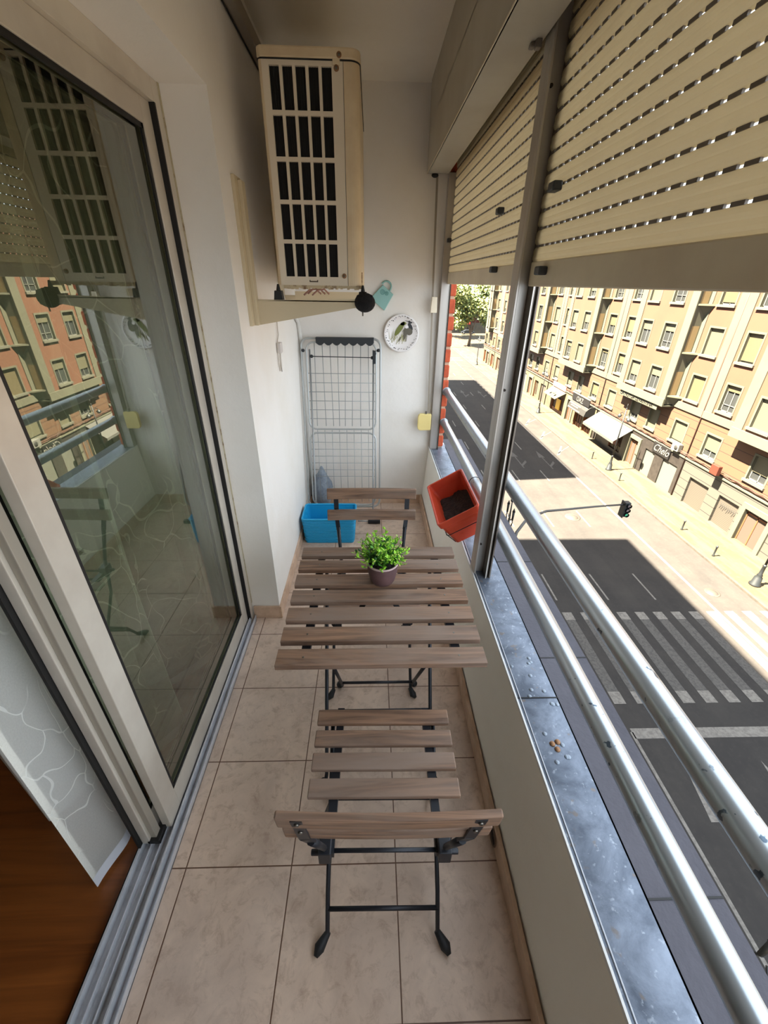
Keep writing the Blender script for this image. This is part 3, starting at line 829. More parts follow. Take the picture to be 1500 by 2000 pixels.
for i in range(6):
    z = .735+.058*i; a.tube([(-.425, fy(z)-.022, z), (.030, fy(z)-.022, z)], .0022, 5)
a.build('upper_wires', mChrome, rk)
a = MB()
for i in range(6):
    z = .335+.048*i; a.tube([(-.425, fy(z)-.022, z), (.030, fy(z)-.022, z)], .002, 5)
a.build('lower_wires', mChrome, rk)
a = MB()
for i in range(8):
    x = -.375+.0505*i; a.tube([(x, fy(1.21), 1.205), (x+.012*math.sin(i), fy(.7)-.006, .68)], .0022, 5)
    a.tube([(x, fy(.66)-.006, .66), (x+.004, fy(.13)-.006, .14)], .0018, 5)
a.build('long_wires', mChrome, rk)
a = MB()
for x in (-.405, .012): a.tube([(x, fy(1.17)-.015, 1.17), (x, fy(.02)-.02, .10), (x, 2.66, .016)], .006, 8)
a.build('legs', mChrome, rk)
poly = [(-.36, 1.245), (.015, 1.245), (.015, 1.215)]
for i in range(7):
    x1_, x0_ = .015-.0535*i, .015-.0535*(i+1)
    for q in range(1, 6): poly.append((x1_+(x0_-x1_)*q/5, 1.212-.016*math.sin(math.pi*q/5)))
a = MB().prism(poly, 'y', fy(1.24)-.045, fy(1.24)-.005); a.build('scalloped_grip', mGrip, rk, .002)
a = MB()
for x, z in ((-.445, 1.165), (-.392, 1.13), (.005, 1.125), (.045, 1.17), (.02, 1.15)): a.blob((x, fy(z)-.03, z), .012, .012, .011, 8, 5)
a.box(.008, .026, fy(1.13)-.05, fy(1.13)-.03, 1.09, 1.17)
a.tube([(-.392, fy(1.13)-.03, 1.13), (.005, fy(1.13)-.03, 1.125)], .003, 6)
a.build('hinge_clips', mGrip, rk)
a = MB().tube([(-.41, fy(.1)-.035, .115), (-.33, fy(.1)-.035, .110), (-.27, fy(.1)-.035, .113)], [.011, .015, .011], 10)
a.build('rubber_foot', mRubber, rk, .004)
MB().box(-.025, .065, 2.625, 2.655, .004, .030).build('rubber_foot', mRubber, rk, .004)
a = MB().tube([(-.10, 2.64, .02), (-.02, 2.64, .018)], .005, 6); a.build('foot_bar', mChrome, rk)

# grey plastic bag behind the rack
a = MB(); N, Kk = 9, 12; vs = []; fs = []
for j in range(N):
    t = j/(N-1); rad = .075*math.sin(math.pi*min(1, .18+.75*t))*(1-.55*max(0, t-.7)/.3); z = .02+.33*t
    for k in range(Kk):
        an = 2*math.pi*k/Kk; q = rad*(1+rp.uniform(-.12, .12)); vs.append((-.375+q*math.cos(an), 2.885+min(.07, q*.9)*math.sin(an), z))
fs = [(j*Kk+k, j*Kk+(k+1) % Kk, (j+1)*Kk+(k+1) % Kk, (j+1)*Kk+k) for j in range(N-1) for k in range(Kk)]+[tuple(range(Kk))[::-1], tuple((N-1)*Kk+k for k in range(Kk))]
a.add(vs, fs, True)
tag(a.build('plastic_bag', mBag), 'small grey plastic bag standing on the floor behind the drying rack', 'bag')

# ================================================================== AIR CONDITIONER
ac = thing('air_conditioner', 'aged beige outdoor air conditioner unit mounted high on the left wall', 'air conditioner', (-.21, 2.2, 1.54))
X0, X1, Y0, Y1, Z0, Z1_ = -.372, -.040, 1.9, 2.62, 1.545, 2.19
gx0, gx1, gz0, gz1 = -.337, -.132, 1.575, 2.176
cwid = (gx1-gx0+.010)/5; chei = (gz1-gz0+.013)/5
# side panel with real openings
a = MB()
xs = [X0+.012, gx0]; cells = []
def panel_with_holes(mb, u0, u1, v0, v1, holes, P):
    us = sorted({u0, u1, *[h[0] for h in holes], *[h[1] for h in holes]}); vv = sorted({v0, v1, *[h[2] for h in holes], *[h[3] for h in holes]})
    us = [u for u in us if u0 <= u <= u1]; vv = [v for v in vv if v0 <= v <= v1]
    # row-wise merge
    for j in range(len(vv)-1):
        vm = (vv[j]+vv[j+1])/2; start = None
        for i in range(len(us)-1):
            um = (us[i]+us[i+1])/2
            inh = any(h[0] < um < h[1] and h[2] < vm < h[3] for h in holes)
            if not inh and start is None: start = us[i]
            if inh and start is not None: mb.quad(P(start, vv[j]), P(us[i], vv[j]), P(us[i], vv[j+1]), P(start, vv[j+1])); start = None
        if start is not None: mb.quad(P(start, vv[j]), P(us[-1], vv[j]), P(us[-1], vv[j+1]), P(start, vv[j+1]))
holes = []
for i in range(5):
    for j in range(5):
        holes.append((gx0+i*cwid, gx0+(i+1)*cwid-.010, gz0+j*chei, gz0+(j+1)*chei-.013))
panel_with_holes(a, X0+.012, -.094, Z0, Z1_, holes, lambda u, v: (u, Y0, v))
for h in holes:
    for (p, q) in (((h[0], h[2]), (h[1], h[2])), ((h[1], h[2]), (h[1], h[3])), ((h[1], h[3]), (h[0], h[3])), ((h[0], h[3]), (h[0], h[2]))):
        a.quad((p[0], Y0, p[1]), (q[0], Y0, q[1]), (q[0], Y0+.012, q[1]), (p[0], Y0+.012, p[1]))
a.build('side_grille', mACl, ac)
a = MB().box(gx0-.005, gx1+.005, Y0+.012, Y0+.03, gz0-.005, gz1+.005); 
a.build('coil', mACdark, ac)
fins = MB()
for i in range(26): fins.box(gx0+i*.0079, gx0+i*.0079+.0015, Y0+.0095, Y0+.012, gz0, gz1)
fins.build('fins', M('fin', (30, 27, 24), .6, .4), ac)
# main casing body (rounded front corner)
prof = [(X0, Y1), (X0, Y0+.012), (X0+.004, Y0+.004), (X0+.012, Y0+.0005)]
body = MB()
body.prism([(X0+.012, Y0+.03), (X0, Y0+.012), (X0, Y1), (-.094, Y1), (-.094, Y0+.03)], 'z', Z0, Z1_)
fp = [(-.0935, Y1), (-.0935, Y0)]+[(-.075+.035*math.sin(math.radians(q)), Y0+.035-.035*math.cos(math.radians(q))) for q in range(0, 91, 15)]+[(X1, Y1)]
body.prism(fp, 'z', Z0, Z1_)
body.prism([(X0+.012, Y0), (X0+.012, Y0+.03), (X0, Y0+.03), (X0, Y0+.012), (X0+.004, Y0+.003)], 'z', Z0, Z1_)
body.build('casing', mAC, ac)
MB().box(-.0942, -.0928, Y0-.0006, Y0+.002, Z0, Z1_-.0).build('panel_seam', mGasket, ac)
tp = [(X0-.003, Y1), (X0-.003, Y0+.008), (X0+.010, Y0-.004)]+[(-.075+.038*math.sin(math.radians(q)), Y0+.034-.038*math.cos(math.radians(q))) for q in range(0, 91, 15)]+[(X1+.003, Y1)]
MB().prism(tp, 'z', Z1_+.002, Z1_+.032).build('top_cover', mAC, ac, .005)
MB().prism([(x*.999, y+.001) for x, y in tp], 'z', Z1_-.001, Z1_+.002).build('cover_seam', mGasket, ac)
MB().box(-.128, -.104, Y0-.0035, Y0+.001, Z1_-.012, Z1_+.008).build('cover_tab', mAC, ac, .001)
for x, z in ((-.106, Z1_+.013), (-.116, Z1_-.018), (-.108, gz0+.004)):
    s_ = MB().lathe((x, Y0-.001, z), [(.0088, 0), (.0084, -.003), (.005, -.0035)], 16, 'y'); s_.build('screw_washer', mRust, ac)
    MB().lathe((x, Y0-.0045, z), [(.0045, .001), (.004, -.002)], 10, 'y').build('screw', mScrew, ac)
MB().box(-.245, -.215, Y0-.001, Y0+.001, 1.556, 1.5605).box(-.247, -.243, Y0-.001, Y0+.001, 1.556, 1.564).box(-.217, -.213, Y0-.001, Y0+.001, 1.556, 1.564).build('badge', M('badge', (90, 78, 60), .5), ac)
a = MB(); rb = random.Random(5)
for i in range(34):
    x = X0+.02+i*.0094; a.box(x, x+.0098, Y0+.004, Y0+.02, Z0-.009-rb.uniform(0, .006), Z0+.001)
for i in range(8): a.box(X1-.004, X1+.003, Y0+.03+i*.006, Y0+.037+i*.006, Z0+rb.uniform(-.006, .0), Z0+.02+rb.uniform(0, .03))
a.build('rusty_base_tray', M('base_tray', (206, 186, 150), .7, var=(120, 84, 56), vscale=40, vlo=.5, vhi=.66), ac)

br = thing('wall_bracket', 'cream painted steel bracket carrying the air conditioner', 'bracket', (-.47, 1.86, 1.40))
MB().box(XW, XW+.012, 1.80, 1.88, 1.40, 1.875).box(XW+.012, XW+.026, 1.835, 1.88, 1.40, 1.865).build('wall_plate', mBrk, br, .001)
for y in (1.865, 2.50):
    MB().prism([(-.466, 1.487), (-.05, 1.500), (-.05, 1.470), (-.466, 1.398)], 'y', y, y+.004).box(-.466, -.05, y, y+.030, 1.488, 1.492).build('support_arm', mBrk, br)
MB().box(XW+.0, XW+.012, 2.44, 2.54, 1.40, 1.875).build('wall_plate', mBrk, br, .001)
MB().box(-.40, -.03, 2.46, 2.47, 1.478, 1.512).build('cross_rail', mBrk, br)
for i, (x, z0_, s_, big) in enumerate(((-.372, 1.49, .018, 0), (-.035, 1.49, .02, 1))):
    ft = MB().prism([(x-s_, z0_), (x+s_, z0_), (x+s_*.75, 1.525), (x-s_*.75, 1.525)], 'y', 1.87, 1.91); ft.cyl((x, 1.89, 1.525), (x, 1.89, 1.548), .009, .004, 10)
    ft.build('rubber_mount', mRubber, br, .002)
a = MB().blob((-.027, 1.868, 1.487), .042, .035, .036, 16, 10).box(-.060, .005, 1.850, 1.895, 1.462, 1.515); a.build('foam_cap', mFoam, br, .006)
MB().cyl((-.035, 1.84, 1.455), (-.035, 1.84, 1.44), .003).build('bolt', mScrew, br)
a = MB()
for x0_, dz in ((-.33, 0), (-.31, .006), (-.29, .0)):
    a.tube([(x0_, 2.30, 1.50+dz), (x0_+.03, 2.28, 1.522+dz), (x0_+.06, 2.30, 1.526), (x0_+.08, 2.32, 1.505)], .004, 6)
a.build('cable_ends', M('cable_mixed', (150, 110, 96), .6), br)

# conduit along ceiling, its shadow gap line, cord and hose on left wall
tag(MB().box(XW+.003, XW+.040, .2, 2.60, 2.338, 2.385).build('trunking', M('trunking_paint', (150, 140, 126), .6), bevel=.003), 'painted square cable trunking along the top of the left wall', 'trunking')
tag(MB().tube([(XW+.004, .2, 2.334), (XW+.004, 1.2, 2.333), (XW+.005, 2.0, 2.335), (XW+.004, 2.6, 2.333)], .003, 6).build('shadow_gap_line', mGasket), 'dark line painted for the shadow gap under the trunking on the left wall', 'cable')  # black tube draws the shadow gap below the trunking
pc = thing('power_socket', 'cream plug socket with loose cable hanging on the left wall below the bracket', 'socket', (XW, 2.27, 1.25))
MB().box(XW, XW+.022, 2.245, 2.295, 1.235, 1.285).build('plug', M('plug', (214, 206, 200), .5), pc, .003)
a = MB().tube([(XW+.008, 2.285, 1.40), (XW+.008, 2.28, 1.34), (XW+.007, 2.29, 1.32), (XW+.007, 2.26, 1.30), (XW+.008, 2.24, 1.285), (XW+.006, 2.235, 1.19), (XW+.007, 2.245, 1.15)], .003, 6)
a.tube([(XW+.01, 2.27, 1.235), (XW+.008, 2.265, 1.17), (XW+.007, 2.29, 1.14), (XW+.008, 2.285, 1.2), (XW+.01, 2.28, 1.236)], .003, 6)
a.build('cord', M('cord', (200, 190, 178), .5), pc)
tag(MB().tube([(XW+.012, 2.45, 1.50), (XW+.014, 2.50, 1.42), (XW+.014, 2.72, 1.40), (XW+.015, 2.90, 1.33), (XW+.016, 2.95, 1.20), (XW+.016, 2.952, .03)], .012, 10).build('drain_hose', mWhitePl), 'pale drain hose running down the corner beside the drying rack', 'hose')

# teal mug plaque
mg = thing('wall_plaque', 'flat teal ceramic watering jug ornament hung tilted on the end wall', 'ornament', (.066, YB, 1.49))
tm = Matrix.Rotation(math.radians(38), 3, 'Y'); MC = Vector((.068, YB-.012, 1.485))
def mp_(x, z, y=0): return MC+tm @ Vector((x, y, z))
def pl_prism(mb, poly, y0, y1):
    n = len(poly); vs = [mp_(x, z, y0) for x, z in poly]+[mp_(x, z, y1) for x, z in poly]
    mb.add(vs, [tuple(range(n)), tuple(range(n, 2*n))[::-1]]+[(i, (i+1) % n, n+(i+1) % n, n+i) for i in range(n)])
a = MB(); pl_prism(a, [(-.050, -.058), (.064, -.058), (.050, .050), (-.036, .050)], -.008, .010)
a.build('jug_body', mTeal, mg, .003)
a = MB().tube([mp_(-.012+.030*math.cos(math.radians(q)), .056+.030*math.sin(math.radians(q))) for q in range(-20, 205, 15)], .0055, 8); a.build('handle', mTeal, mg)
a = MB()
for cx_, cz_, r_ in ((-.012, .018, .013), (.014, .028, .010)):
    a.tube([mp_(cx_+r_*math.cos(q*.524), cz_+r_*math.sin(q*.524), -.009) for q in range(12)], .0018, 5, closed=True)
    a.tube([mp_(cx_+r_*.45*math.cos(q*.785), cz_+r_*.45*math.sin(q*.785), -.009) for q in range(8)], .0015, 5, closed=True)
a.build('ring_relief', mTealD, mg)

# bird plate
bp = thing('wall_plate', 'round white ceramic plate painted with a bird and green reeds on the end wall', 'plate', (.196, YB, 1.267))
PX, PZ, PR = .196, 1.267, .116
MB().lathe((PX, YB-.004, PZ), [(.04, 0), (PR*.7, -.001), (PR*.93, -.010), (PR, -.016), (PR*.985, -.0195), (PR*.9, -.015), (PR*.7, -.008), (.001, -.008)], 48, 'y').build('dish', mPlate, bp)
def flat(mb, pts, y): mb.add([(PX+x, y, PZ+z) for x, z in pts]+[(PX+x, y+.0012, PZ+z) for x, z in pts], [tuple(range(len(pts))), tuple(range(len(pts), 2*len(pts)))[::-1]]+[(i, (i+1) % len(pts), len(pts)+(i+1) % len(pts), len(pts)+i) for i in range(len(pts))])
def ell(cx_, cz_, rx, rz, an, n=14):
    ca, sa = math.cos(an), math.sin(an)
    return [(cx_+rx*math.cos(2*math.pi*i/n)*ca-rz*math.sin(2*math.pi*i/n)*sa, cz_+rx*math.cos(2*math.pi*i/n)*sa+rz*math.sin(2*math.pi*i/n)*ca) for i in range(n)]
yb = YB-.0135
a = MB(); rq = random.Random(2)
for i in range(46):
    an = i*2*math.pi/46+rq.uniform(-.05, .05); rad = .099+rq.uniform(-.006, .006)
    flat(a, ell(rad*math.cos(an), rad*math.sin(an), rq.uniform(.002, .0055), rq.uniform(.0015, .003), rq.uniform(0, 3), 7), YB-.0215)
a.build('rim_specks', mInk, bp)
a = MB()
for i in range(26):
    x0_ = -.078+i*.0042; x1_ = x0_+rq.uniform(-.01, .03); z0_ = -.06+rq.uniform(-.01, .03); z1_ = z0_+rq.uniform(.03, .08)
    flat(a, [(x0_, z0_), (x0_+.0026, z0_), (x1_+.001, z1_)], yb-.0006)
a.build('reeds', mOliveL, bp)
a = MB(); flat(a, ell(-.012, .028, .052, .016, .95), yb-.001); flat(a, ell(.012, .058, .02, .010, .2), yb-.001); a.build('leaf_arch', mOlive, bp)
a = MB(); flat(a, [(.018, -.044), (.012, .020), (.030, .040), (.050, .030), (.046, .010)], yb-.0022); flat(a, ell(.052, .010, .022, .021, 0), yb-.0028); a.build('bird_wing', mBirdG, bp)
a = MB(); flat(a, ell(.058, .040, .012, .026, .5), yb-.0018); flat(a, ell(.058, .070, .014, .011, 0), yb-.002); flat(a, [(.046, .074), (.018, .078), (.047, .068)], yb-.002); a.build('bird_head', mInk, bp)
a = MB(); flat(a, ell(.034, .040, .012, .010, 0), yb-.0036); a.build('bird_breast', mPlate, bp)
a = MB(); flat(a, [(-.02, -.05), (-.012, -.05), (.0, -.02), (-.006, -.022)], yb-.001); flat(a, [(.03, -.05), (.034, -.05), (.04, -.012), (.037, -.012)], yb-.001); a.build('bird_legs', mBirdG, bp)

# strap, winder, clip
wd = thing('strap_winder', 'round-cornered yellowed plastic shutter strap winder beside the far window jamb', 'strap winder', (.40, 2.9, .69))
pw = []
for cx_, cz_, a0, r_ in ((.418, .742, 0, .006), (.352, .728, 90, .022), (.352, .652, 180, .022), (.418, .638, 270, .006)):
    for i in range(5):
        an = math.radians(a0+90*i/4); pw.append((cx_+r_*math.cos(an), cz_+r_*math.sin(an)))
MB().prism(pw, 'y', 2.885, 2.912).build('case', mYellow, wd, .004)
MB().cyl((.385, 2.884, .758), (.385, 2.90, .758), .004).box(.38, .392, 2.89, 2.91, .745, .765).build('pivot', mScrew, wd)
st = thing('shutter_strap', 'thin grey shutter strap hanging down the wall beside the far window jamb', 'strap', (.36, 2.93, 1.4))
MB().obox((.368, 2.935, 2.09), (.404, 2.925, .75), .002, .012, (1, 0, 0)).build('webbing', M('strap_webbing', (150, 140, 126), .8), st)
MB().prism([(.378, 1.485), (.410, 1.485), (.414, 1.395), (.372, 1.395)], 'y', 2.900, 2.925).build('clip', mCream, st, .002)
# drain hole in the right wall
dr = thing('drain_hole', 'small dark round drain opening at the foot of the parapet', 'drain', (XP, .66, .03))
MB().lathe((XP-.015, .640, .030), [(.024, 0), (.026, .001), (.001, .0012)], 18, 'x').build('opening', M('drain_dark', (46, 36, 30), .9), dr)
MB().lathe((XP-.016, .640, .030), [(.022, 0), (.027, -.002), (.029, .001)], 18, 'x', cap=False).build('rim', M('drain_rim', (110, 88, 72), .8), dr)

# ================================================================== OWN BUILDING (casts the street shadow)
ob = sgroup('wall_own_building', 'the apartment block that holds the balcony', (-6, 8, -13.94))
ZG = -13.94
MB().box(-14, .40, YN-.1, 22.3, ZG, -.2).build('lower_floors', mBldg, ob)
MB().box(-14, .45, YN-.1, 22.3, 2.7, 14.1).build('upper_floors', mBldg, ob)
MB().box(-14, .40, YB+.25, 22.3, -.2, 2.7).box(-14, -4.35, YN-.1, YB+.25, -.2, 2.7).build('same_floor', mBldg, ob)
MB().box(-14, .40, 32.6, 76, ZG, 16.0).build('next_block', mBldg, ob)

# ================================================================== STREET
road = sgroup('floor_street', 'the street below with its road markings', (12, 30, ZG))
MB().quad((-60, -60, ZG), (500, -60, ZG), (500, 600, ZG), (-60, 600, ZG)).build('asphalt', mAsph, road)
XC = 21.9; XF = 25.4
MB().box(XC, XF+.5, -20, 121, ZG, ZG+.12).build('pavement', mPave, road)
MB().box(-8, 8.6, -20, 22, ZG, ZG+.12).build('pavement', mPave, road)
MB().box(8.0, 80, 122, 158, ZG, ZG+.05).build('plaza', mPave, road)
a = MB().box(XC-.18, XC, -20, 121, ZG, ZG+.13); a.build('kerb', mKerb, road)
zt = ZG+.006
def rect(mb, x0, x1, y0, y1, z=zt): return mb.quad((x0, y0, z), (x1, y0, z), (x1, y1, z), (x0, y1, z))
a = MB()
for i in range(12):
    x = 10.3+i*1.0; rect(a, x, x+.5, 11.35, 16.62)
a.build('zebra_crossing', mPaintOld, road)
a = MB()
for i in range(12):
    x = 10.3+i*1.0; rect(a, x, x+.52, 11.15, 11.75, zt+.004); rect(a, x, x+.52, 16.15, 16.72, zt+.004)
a.build('crossing_end_blocks', mPaintF, road)
rect(MB(), 10.35, 21.2, 9.62, 10.05).build('stop_line', mPaintF, road)
a = MB(); rect(a, 10.28, 10.40, -20, 9.9); a.build('edge_line', mPaintF, road)
a = MB(); rect(a, 18.85, 19.02, 12.5, 66); a.build('bus_lane_line', mPaintF, road)
a = MB()
for x in (10.42, 13.38, 16.1):
    y = 17.7
    while y < 120:
        if not (x < 13 and 44 < y < 46): rect(a, x-.05, x+.05, y, y+2.4)
        y += 8.03
for k in range(30): rect(a, 18.9, 19.02, 67+k*2.0, 68+k*2.0)
a.build('lane_dashes', mPaintF, road)
def arrow(mb, x, y, L=3.9):
    rect(mb, x-.06, x+.06, y-L, y-1.9)
    mb.add([(x-.33, y-1.95, zt), (x+.30, y-1.95, zt), (x+.02, y, zt)], [(0, 1, 2)])
a = MB(); arrow(a, 11.6, 8.68, 6); arrow(a, 14.6, 8.7, 6); arrow(a, 17.4, 8.7, 6); a.build('lane_arrows', mPaintF, road)
a = MB()
for x, y in ((17.5, 41.4), (14.75, 41.6), (11.9, 41.5), (17.6, 69.6), (14.8, 69.8)):
    arrow(a, x, y, 4.9)
    a.add([(x+.05, y-4.0, zt+.001), (x+.05, y-4.4, zt+.001), (x+.75, y-3.4, zt+.001), (x+.75, y-2.9, zt+.001)], [(0, 1, 2, 3)])
a.build('faded_lane_arrows', mPaintOld, road)
a = MB()
for y in (42.0, 47.1, 52.4):
    a.quad((19.65, y-1.4, zt), (19.65, y-1.25, zt), (21.75, y+.95, zt), (21.75, y+.8, zt)); a.quad((19.3, y-1.9, zt), (19.65, y-1.9+.1, zt), (21.0, y+.9, zt), (20.8, y+.9, zt))
a.build('parking_bay_marks', mPaintOld, road)
for k in range(4): pass
a = MB(); rect(a, 10, 21, 100, 100.5); rect(a, 10, 21, 103, 103.5)
for k in range(10): rect(a, 10.5+k, 11+k, 111, 115)
a.build('far_crossing', mPaintF, road)
def manhole(x, y, z=ZG+.007, r=.42):
    t = thing('manhole_cover', 'round manhole cover in the '+('sunlit road below the traffic light' if y > 20 else 'roadway near the far kerb and zebra crossing'), 'manhole cover', (x, y, z))
    MB().lathe((x, y, z), [(r*1.35, 0), (r*1.35, .004), (r, .005)], 20, cap=False).build('surround', mKerb, t)
    MB().lathe((x, y, z), [(r, .003), (r, .007), (.01, .008)], 20).build('lid', M('manhole_iron', (52, 46, 40), .8), t)
manhole(15.38, 27.14); manhole(19.83, 18.3, r=.3)

# ------------------------------------------------------------------ facades
def window(bld, X, yc, zs, w, h, style, rng):
    """opening w x h, sill at zs, outer wall plane X (facing -X)"""
    y0, y1, z0, z1 = yc-w/2, yc+w/2, zs, zs+h
    xo = X+.17
    t = .13
    fr = MB()
    # cream surround
    fr.box(X-.03, X+.02, y0-t, y0, z0, z1+t).box(X-.03, X+.02, y1, y1+t, z0, z1+t).box(X-.03, X+.02, y0, y1, z1, z1+t)
    # reveal
    fr.quad((X, y0, z0), (xo+.05, y0, z0), (xo+.05, y0, z1), (X, y0, z1)).quad((X, y1, z0), (xo+.05, y1, z0), (xo+.05, y1, z1), (X, y1, z1)).quad((X, y0, z1), (xo+.05, y0, z1), (xo+.05, y1, z1), (X, y1, z1)).quad((X, y0, z0), (xo+.05, y0, z0), (xo+.05, y1, z0), (X, y1, z0))
    fr.mat(1).box(X-.13, X+.05, y0-.18, y1+.18, z0-.16, z0)
    fr.mat(0)
    e = .07
    if style > .22:
        fr.mat(2).box(xo, xo+.05, y0, y0+e, z0, z1).box(xo, xo+.05, y1-e, y1, z0, z1).box(xo, xo+.05, yc-e/2, yc+e/2, z0, z1).box(xo, xo+.05, y0, y1, z0, z0+e).box(xo, xo+.05, y0, y1, z1-.3, z1)
        if style > .8: fr.box(xo, xo+.05, y0, y1, z0+h*.25, z0+h*.25+.04)
    o = fr.build('window', [mCreamR, mSill, mFrameW], bld)
    MB().box(xo+.055, xo+.07, y0, y1, z0, z1).build('pane', mPaneD, o)
    drop = min(1.0, 1.15-style)
    if drop > .1:
        MB().box(xo-.03, xo-.01, y0+.02, y1-.02, z1-h*drop, z1-.02).build('roller_blind', mPersA if rng.random() < .6 else mPersB, o)
    return o
FL = (-6.29, -2.90, .52)
def facade(y0, y1, mirror, label, ground, texts=None, seed=0):
    """one building: pipe line at y0; flat / bay / flat"""
    rng = random.Random(seed); ym = (y0+y1)/2; L = y1-y0
    B_ = thing('apartment_building', label, 'building', (XF+1, ym, ZG), 'salmon apartment buildings across the street')
    ba, bb = y0+3.55, y1-3.95
    XB = 24.5; ZC = -7.05; ZT = 5.6
    wins = []
    for z in FL:
        wins.append((XF, y0+1.78, z, 1.42)); wins.append((XB, ba+(bb-ba)*.31, z, 1.42)); wins.append((XB, ba+(bb-ba)*.74, z, 1.42)); wins.append((XF, y1-1.75, z, 1.3))
    hh = 1.86
    # flat walls
    for (u0, u1, X) in ((y0, ba, XF), (bb, y1, XF), (ba, bb, XB)):
        a = MB(); hs = [(w[1]-w[3]/2, w[1]+w[3]/2, w[2], w[2]+hh) for w in wins if w[0] == X and u0 < w[1] < u1]
        panel_with_holes(a, u0, u1, ZC, ZT, hs, lambda u, v: (X, u, v))
        a.build('wall', mSalmon, B_)
    MB().box(XF+.35, 37, y0, y1, ZG, ZT).build('core', mSalmon, B_)
    # bay sides and soffit
    for yy in (ba, bb): MB().box(XB, XF, yy-.01, yy+.01, ZC, ZT).build('bay_side', mCreamR, B_)
    # pilasters
    a = MB(); d = .06
    a.box(XB-d, XB+.02, ba-.04, ba+.78, ZC, ZT).box(XB-d, XB+.02, bb-.75, bb+.04, ZC, ZT)
    a.box(XF-d, XF+.02, y0, y0+.72, ZC, ZT).box(XF-d, XF+.02, y1-.72, y1, ZC, ZT)
    a.box(XF-d, XF+.02, ba-.38, ba, ZC, ZT).box(XF-d, XF+.02, bb, bb+.5, ZC, ZT)
    a.build('pilasters', mCreamR, B_)
    a = MB().box(XB-.12, XB+.02, ba-.06, bb+.06, ZC-.1, ZC+.42).box(XF-.1, XF+.02, y0, ba, ZC-.1, ZC+.42).box(XF-.1, XF+.02, bb, y1, ZC-.1, ZC+.42).box(XB-.12, XF, ba-.06, bb+.06, ZC-.2, ZC-.1)
    a.build('cornice', mCreamR, B_)
    for w in wins: window(B_, w[0], w[1], w[2], w[3], hh, rng.random(), rng)
    # small corner balconies on the camera side of the bay
    for z in FL:
        g = MB().prism([(XF-.85, ba-.02), (XF, ba-.75), (XF, ba-.02)], 'z', z-.14, z-.02)
        g.add([(XF-.7, ba-.02, z-.14), (XF, ba-.62, z-.14), (XF, ba-.02, z-.14), (XF, ba-.02, z-.95)], [(0, 1, 3), (1, 2, 3), (0, 3, 2)])
        g.build('corner_ledge', mCreamR, B_)
        MB().box(XB+.18, XF-.14, ba-.012, ba+.01, z, z+hh).build('side_window', M('side_blind', (150, 128, 88), .7) if z == FL[0] and not bpy.data.materials.get('side_blind') else bpy.data.materials['side_blind'], B_)
    # first floor (rusticated) and ground floor
    Z1f, Z0f = -10.42, ZC-.1
    f1 = [(y0+1.9, 1.5), (ba+2.0, 1.25), (ba+4.9, 1.4), (y1-1.8, 1.45)]
    a = MB(); zz = -9.72
    panel_with_holes(a, y0, y1, Z1f, Z0f, [(c-w/2, c+w/2, zz, zz+1.65) for c, w in f1], lambda u, v: (XF, u, v))
    a.build('first_floor_wall', mRustic, B_)
    for c, w in f1: window(B_, XF, c, zz, w, 1.65, rng.random(), rng)
    MB().tube([(XF-.07, y0+.06, ZG), (XF-.07, y0+.06, ZT)], .045, 6).build('drainpipe', mWire if seed == 1 else mAwnG, B_)
    MB().box(XF-.10, XF+.02, y0, y1, Z1f-.12, Z1f).build('string_course', mCreamR, B_)
    # ground floor openings: list (ya, yb, ztop, zbot, kind)
    hs = [(g_[0], g_[1], g_[3], g_[2]) for g_ in ground['openings']]
    a = MB(); panel_with_holes(a, y0, y1, ZG, Z1f-.12, hs, lambda u, v: (XF, u, v)); 
    a.build('ground_floor_wall', ground['mat'], B_)
    for ya, yb_, ztp, zb, kind in ground['openings']:
        rv = MB().quad((XF, ya, zb), (XF+.35, ya, zb), (XF+.35, ya, ztp), (XF, ya, ztp)).quad((XF, yb_, zb), (XF+.35, yb_, zb), (XF+.35, yb_, ztp), (XF, yb_, ztp)).quad((XF, ya, ztp), (XF+.35, ya, ztp), (XF+.35, yb_, ztp), (XF, yb_, ztp))
        if kind == 'shutter': MB().box(XF+.2, XF+.24, ya, yb_, zb, ztp).build('metal_shutter', mMetalSh, B_)
        elif kind == 'wshutter': MB().box(XF+.12, XF+.16, ya, yb_, zb, ztp).build('metal_shutter', mMetalShW, B_)
        elif kind == 'door':
            rv.mat(1).box(XF+.2, XF+.24, ya, yb_, zb, ztp)
            o = rv.build('entrance', [mCreamR, mDarkIn], B_)
            dd = MB(); 
            for q in (0, .5, 1): dd.box(XF+.15, XF+.2, ya+(yb_-ya-.08)*q, ya+(yb_-ya-.08)*q+.08, zb, ztp)
            dd.box(XF+.15, XF+.2, ya, yb_, ztp-.35, ztp-.25); dd.build('door_frame', mWoodShop, o)
            s_ = MB().box(XF-.12, XF+.03, ya-.34, ya, ZG, ztp+.34).box(XF-.12, XF+.03, yb_, yb_+.34, ZG, ztp+.34).box(XF-.12, XF+.03, ya, yb_, ztp, ztp+.34)
            s_.build('door_surround', mCreamR, B_); continue
        elif kind == 'shop':
            rv.mat(1).box(XF+.3, XF+.34, ya, yb_, zb, ztp)
            o = rv.build('shopfront', [mWoodShop, mDarkIn], B_)
            dd = MB()
            for q in (0, .33, .66, 1): dd.box(XF+.2, XF+.26, ya+(yb_-ya-.09)*q, ya+(yb_-ya-.09)*q+.09, zb, ztp)
            dd.box(XF+.2, XF+.26, ya, yb_, zb, zb+.5); dd.build('shop_frame', mCreamG if seed % 2 else mWoodShop, o); continue
        rv.build('reveal', ground['mat'], B_)
    # cable bundle
    a = MB(); rb_ = random.Random(seed+50)
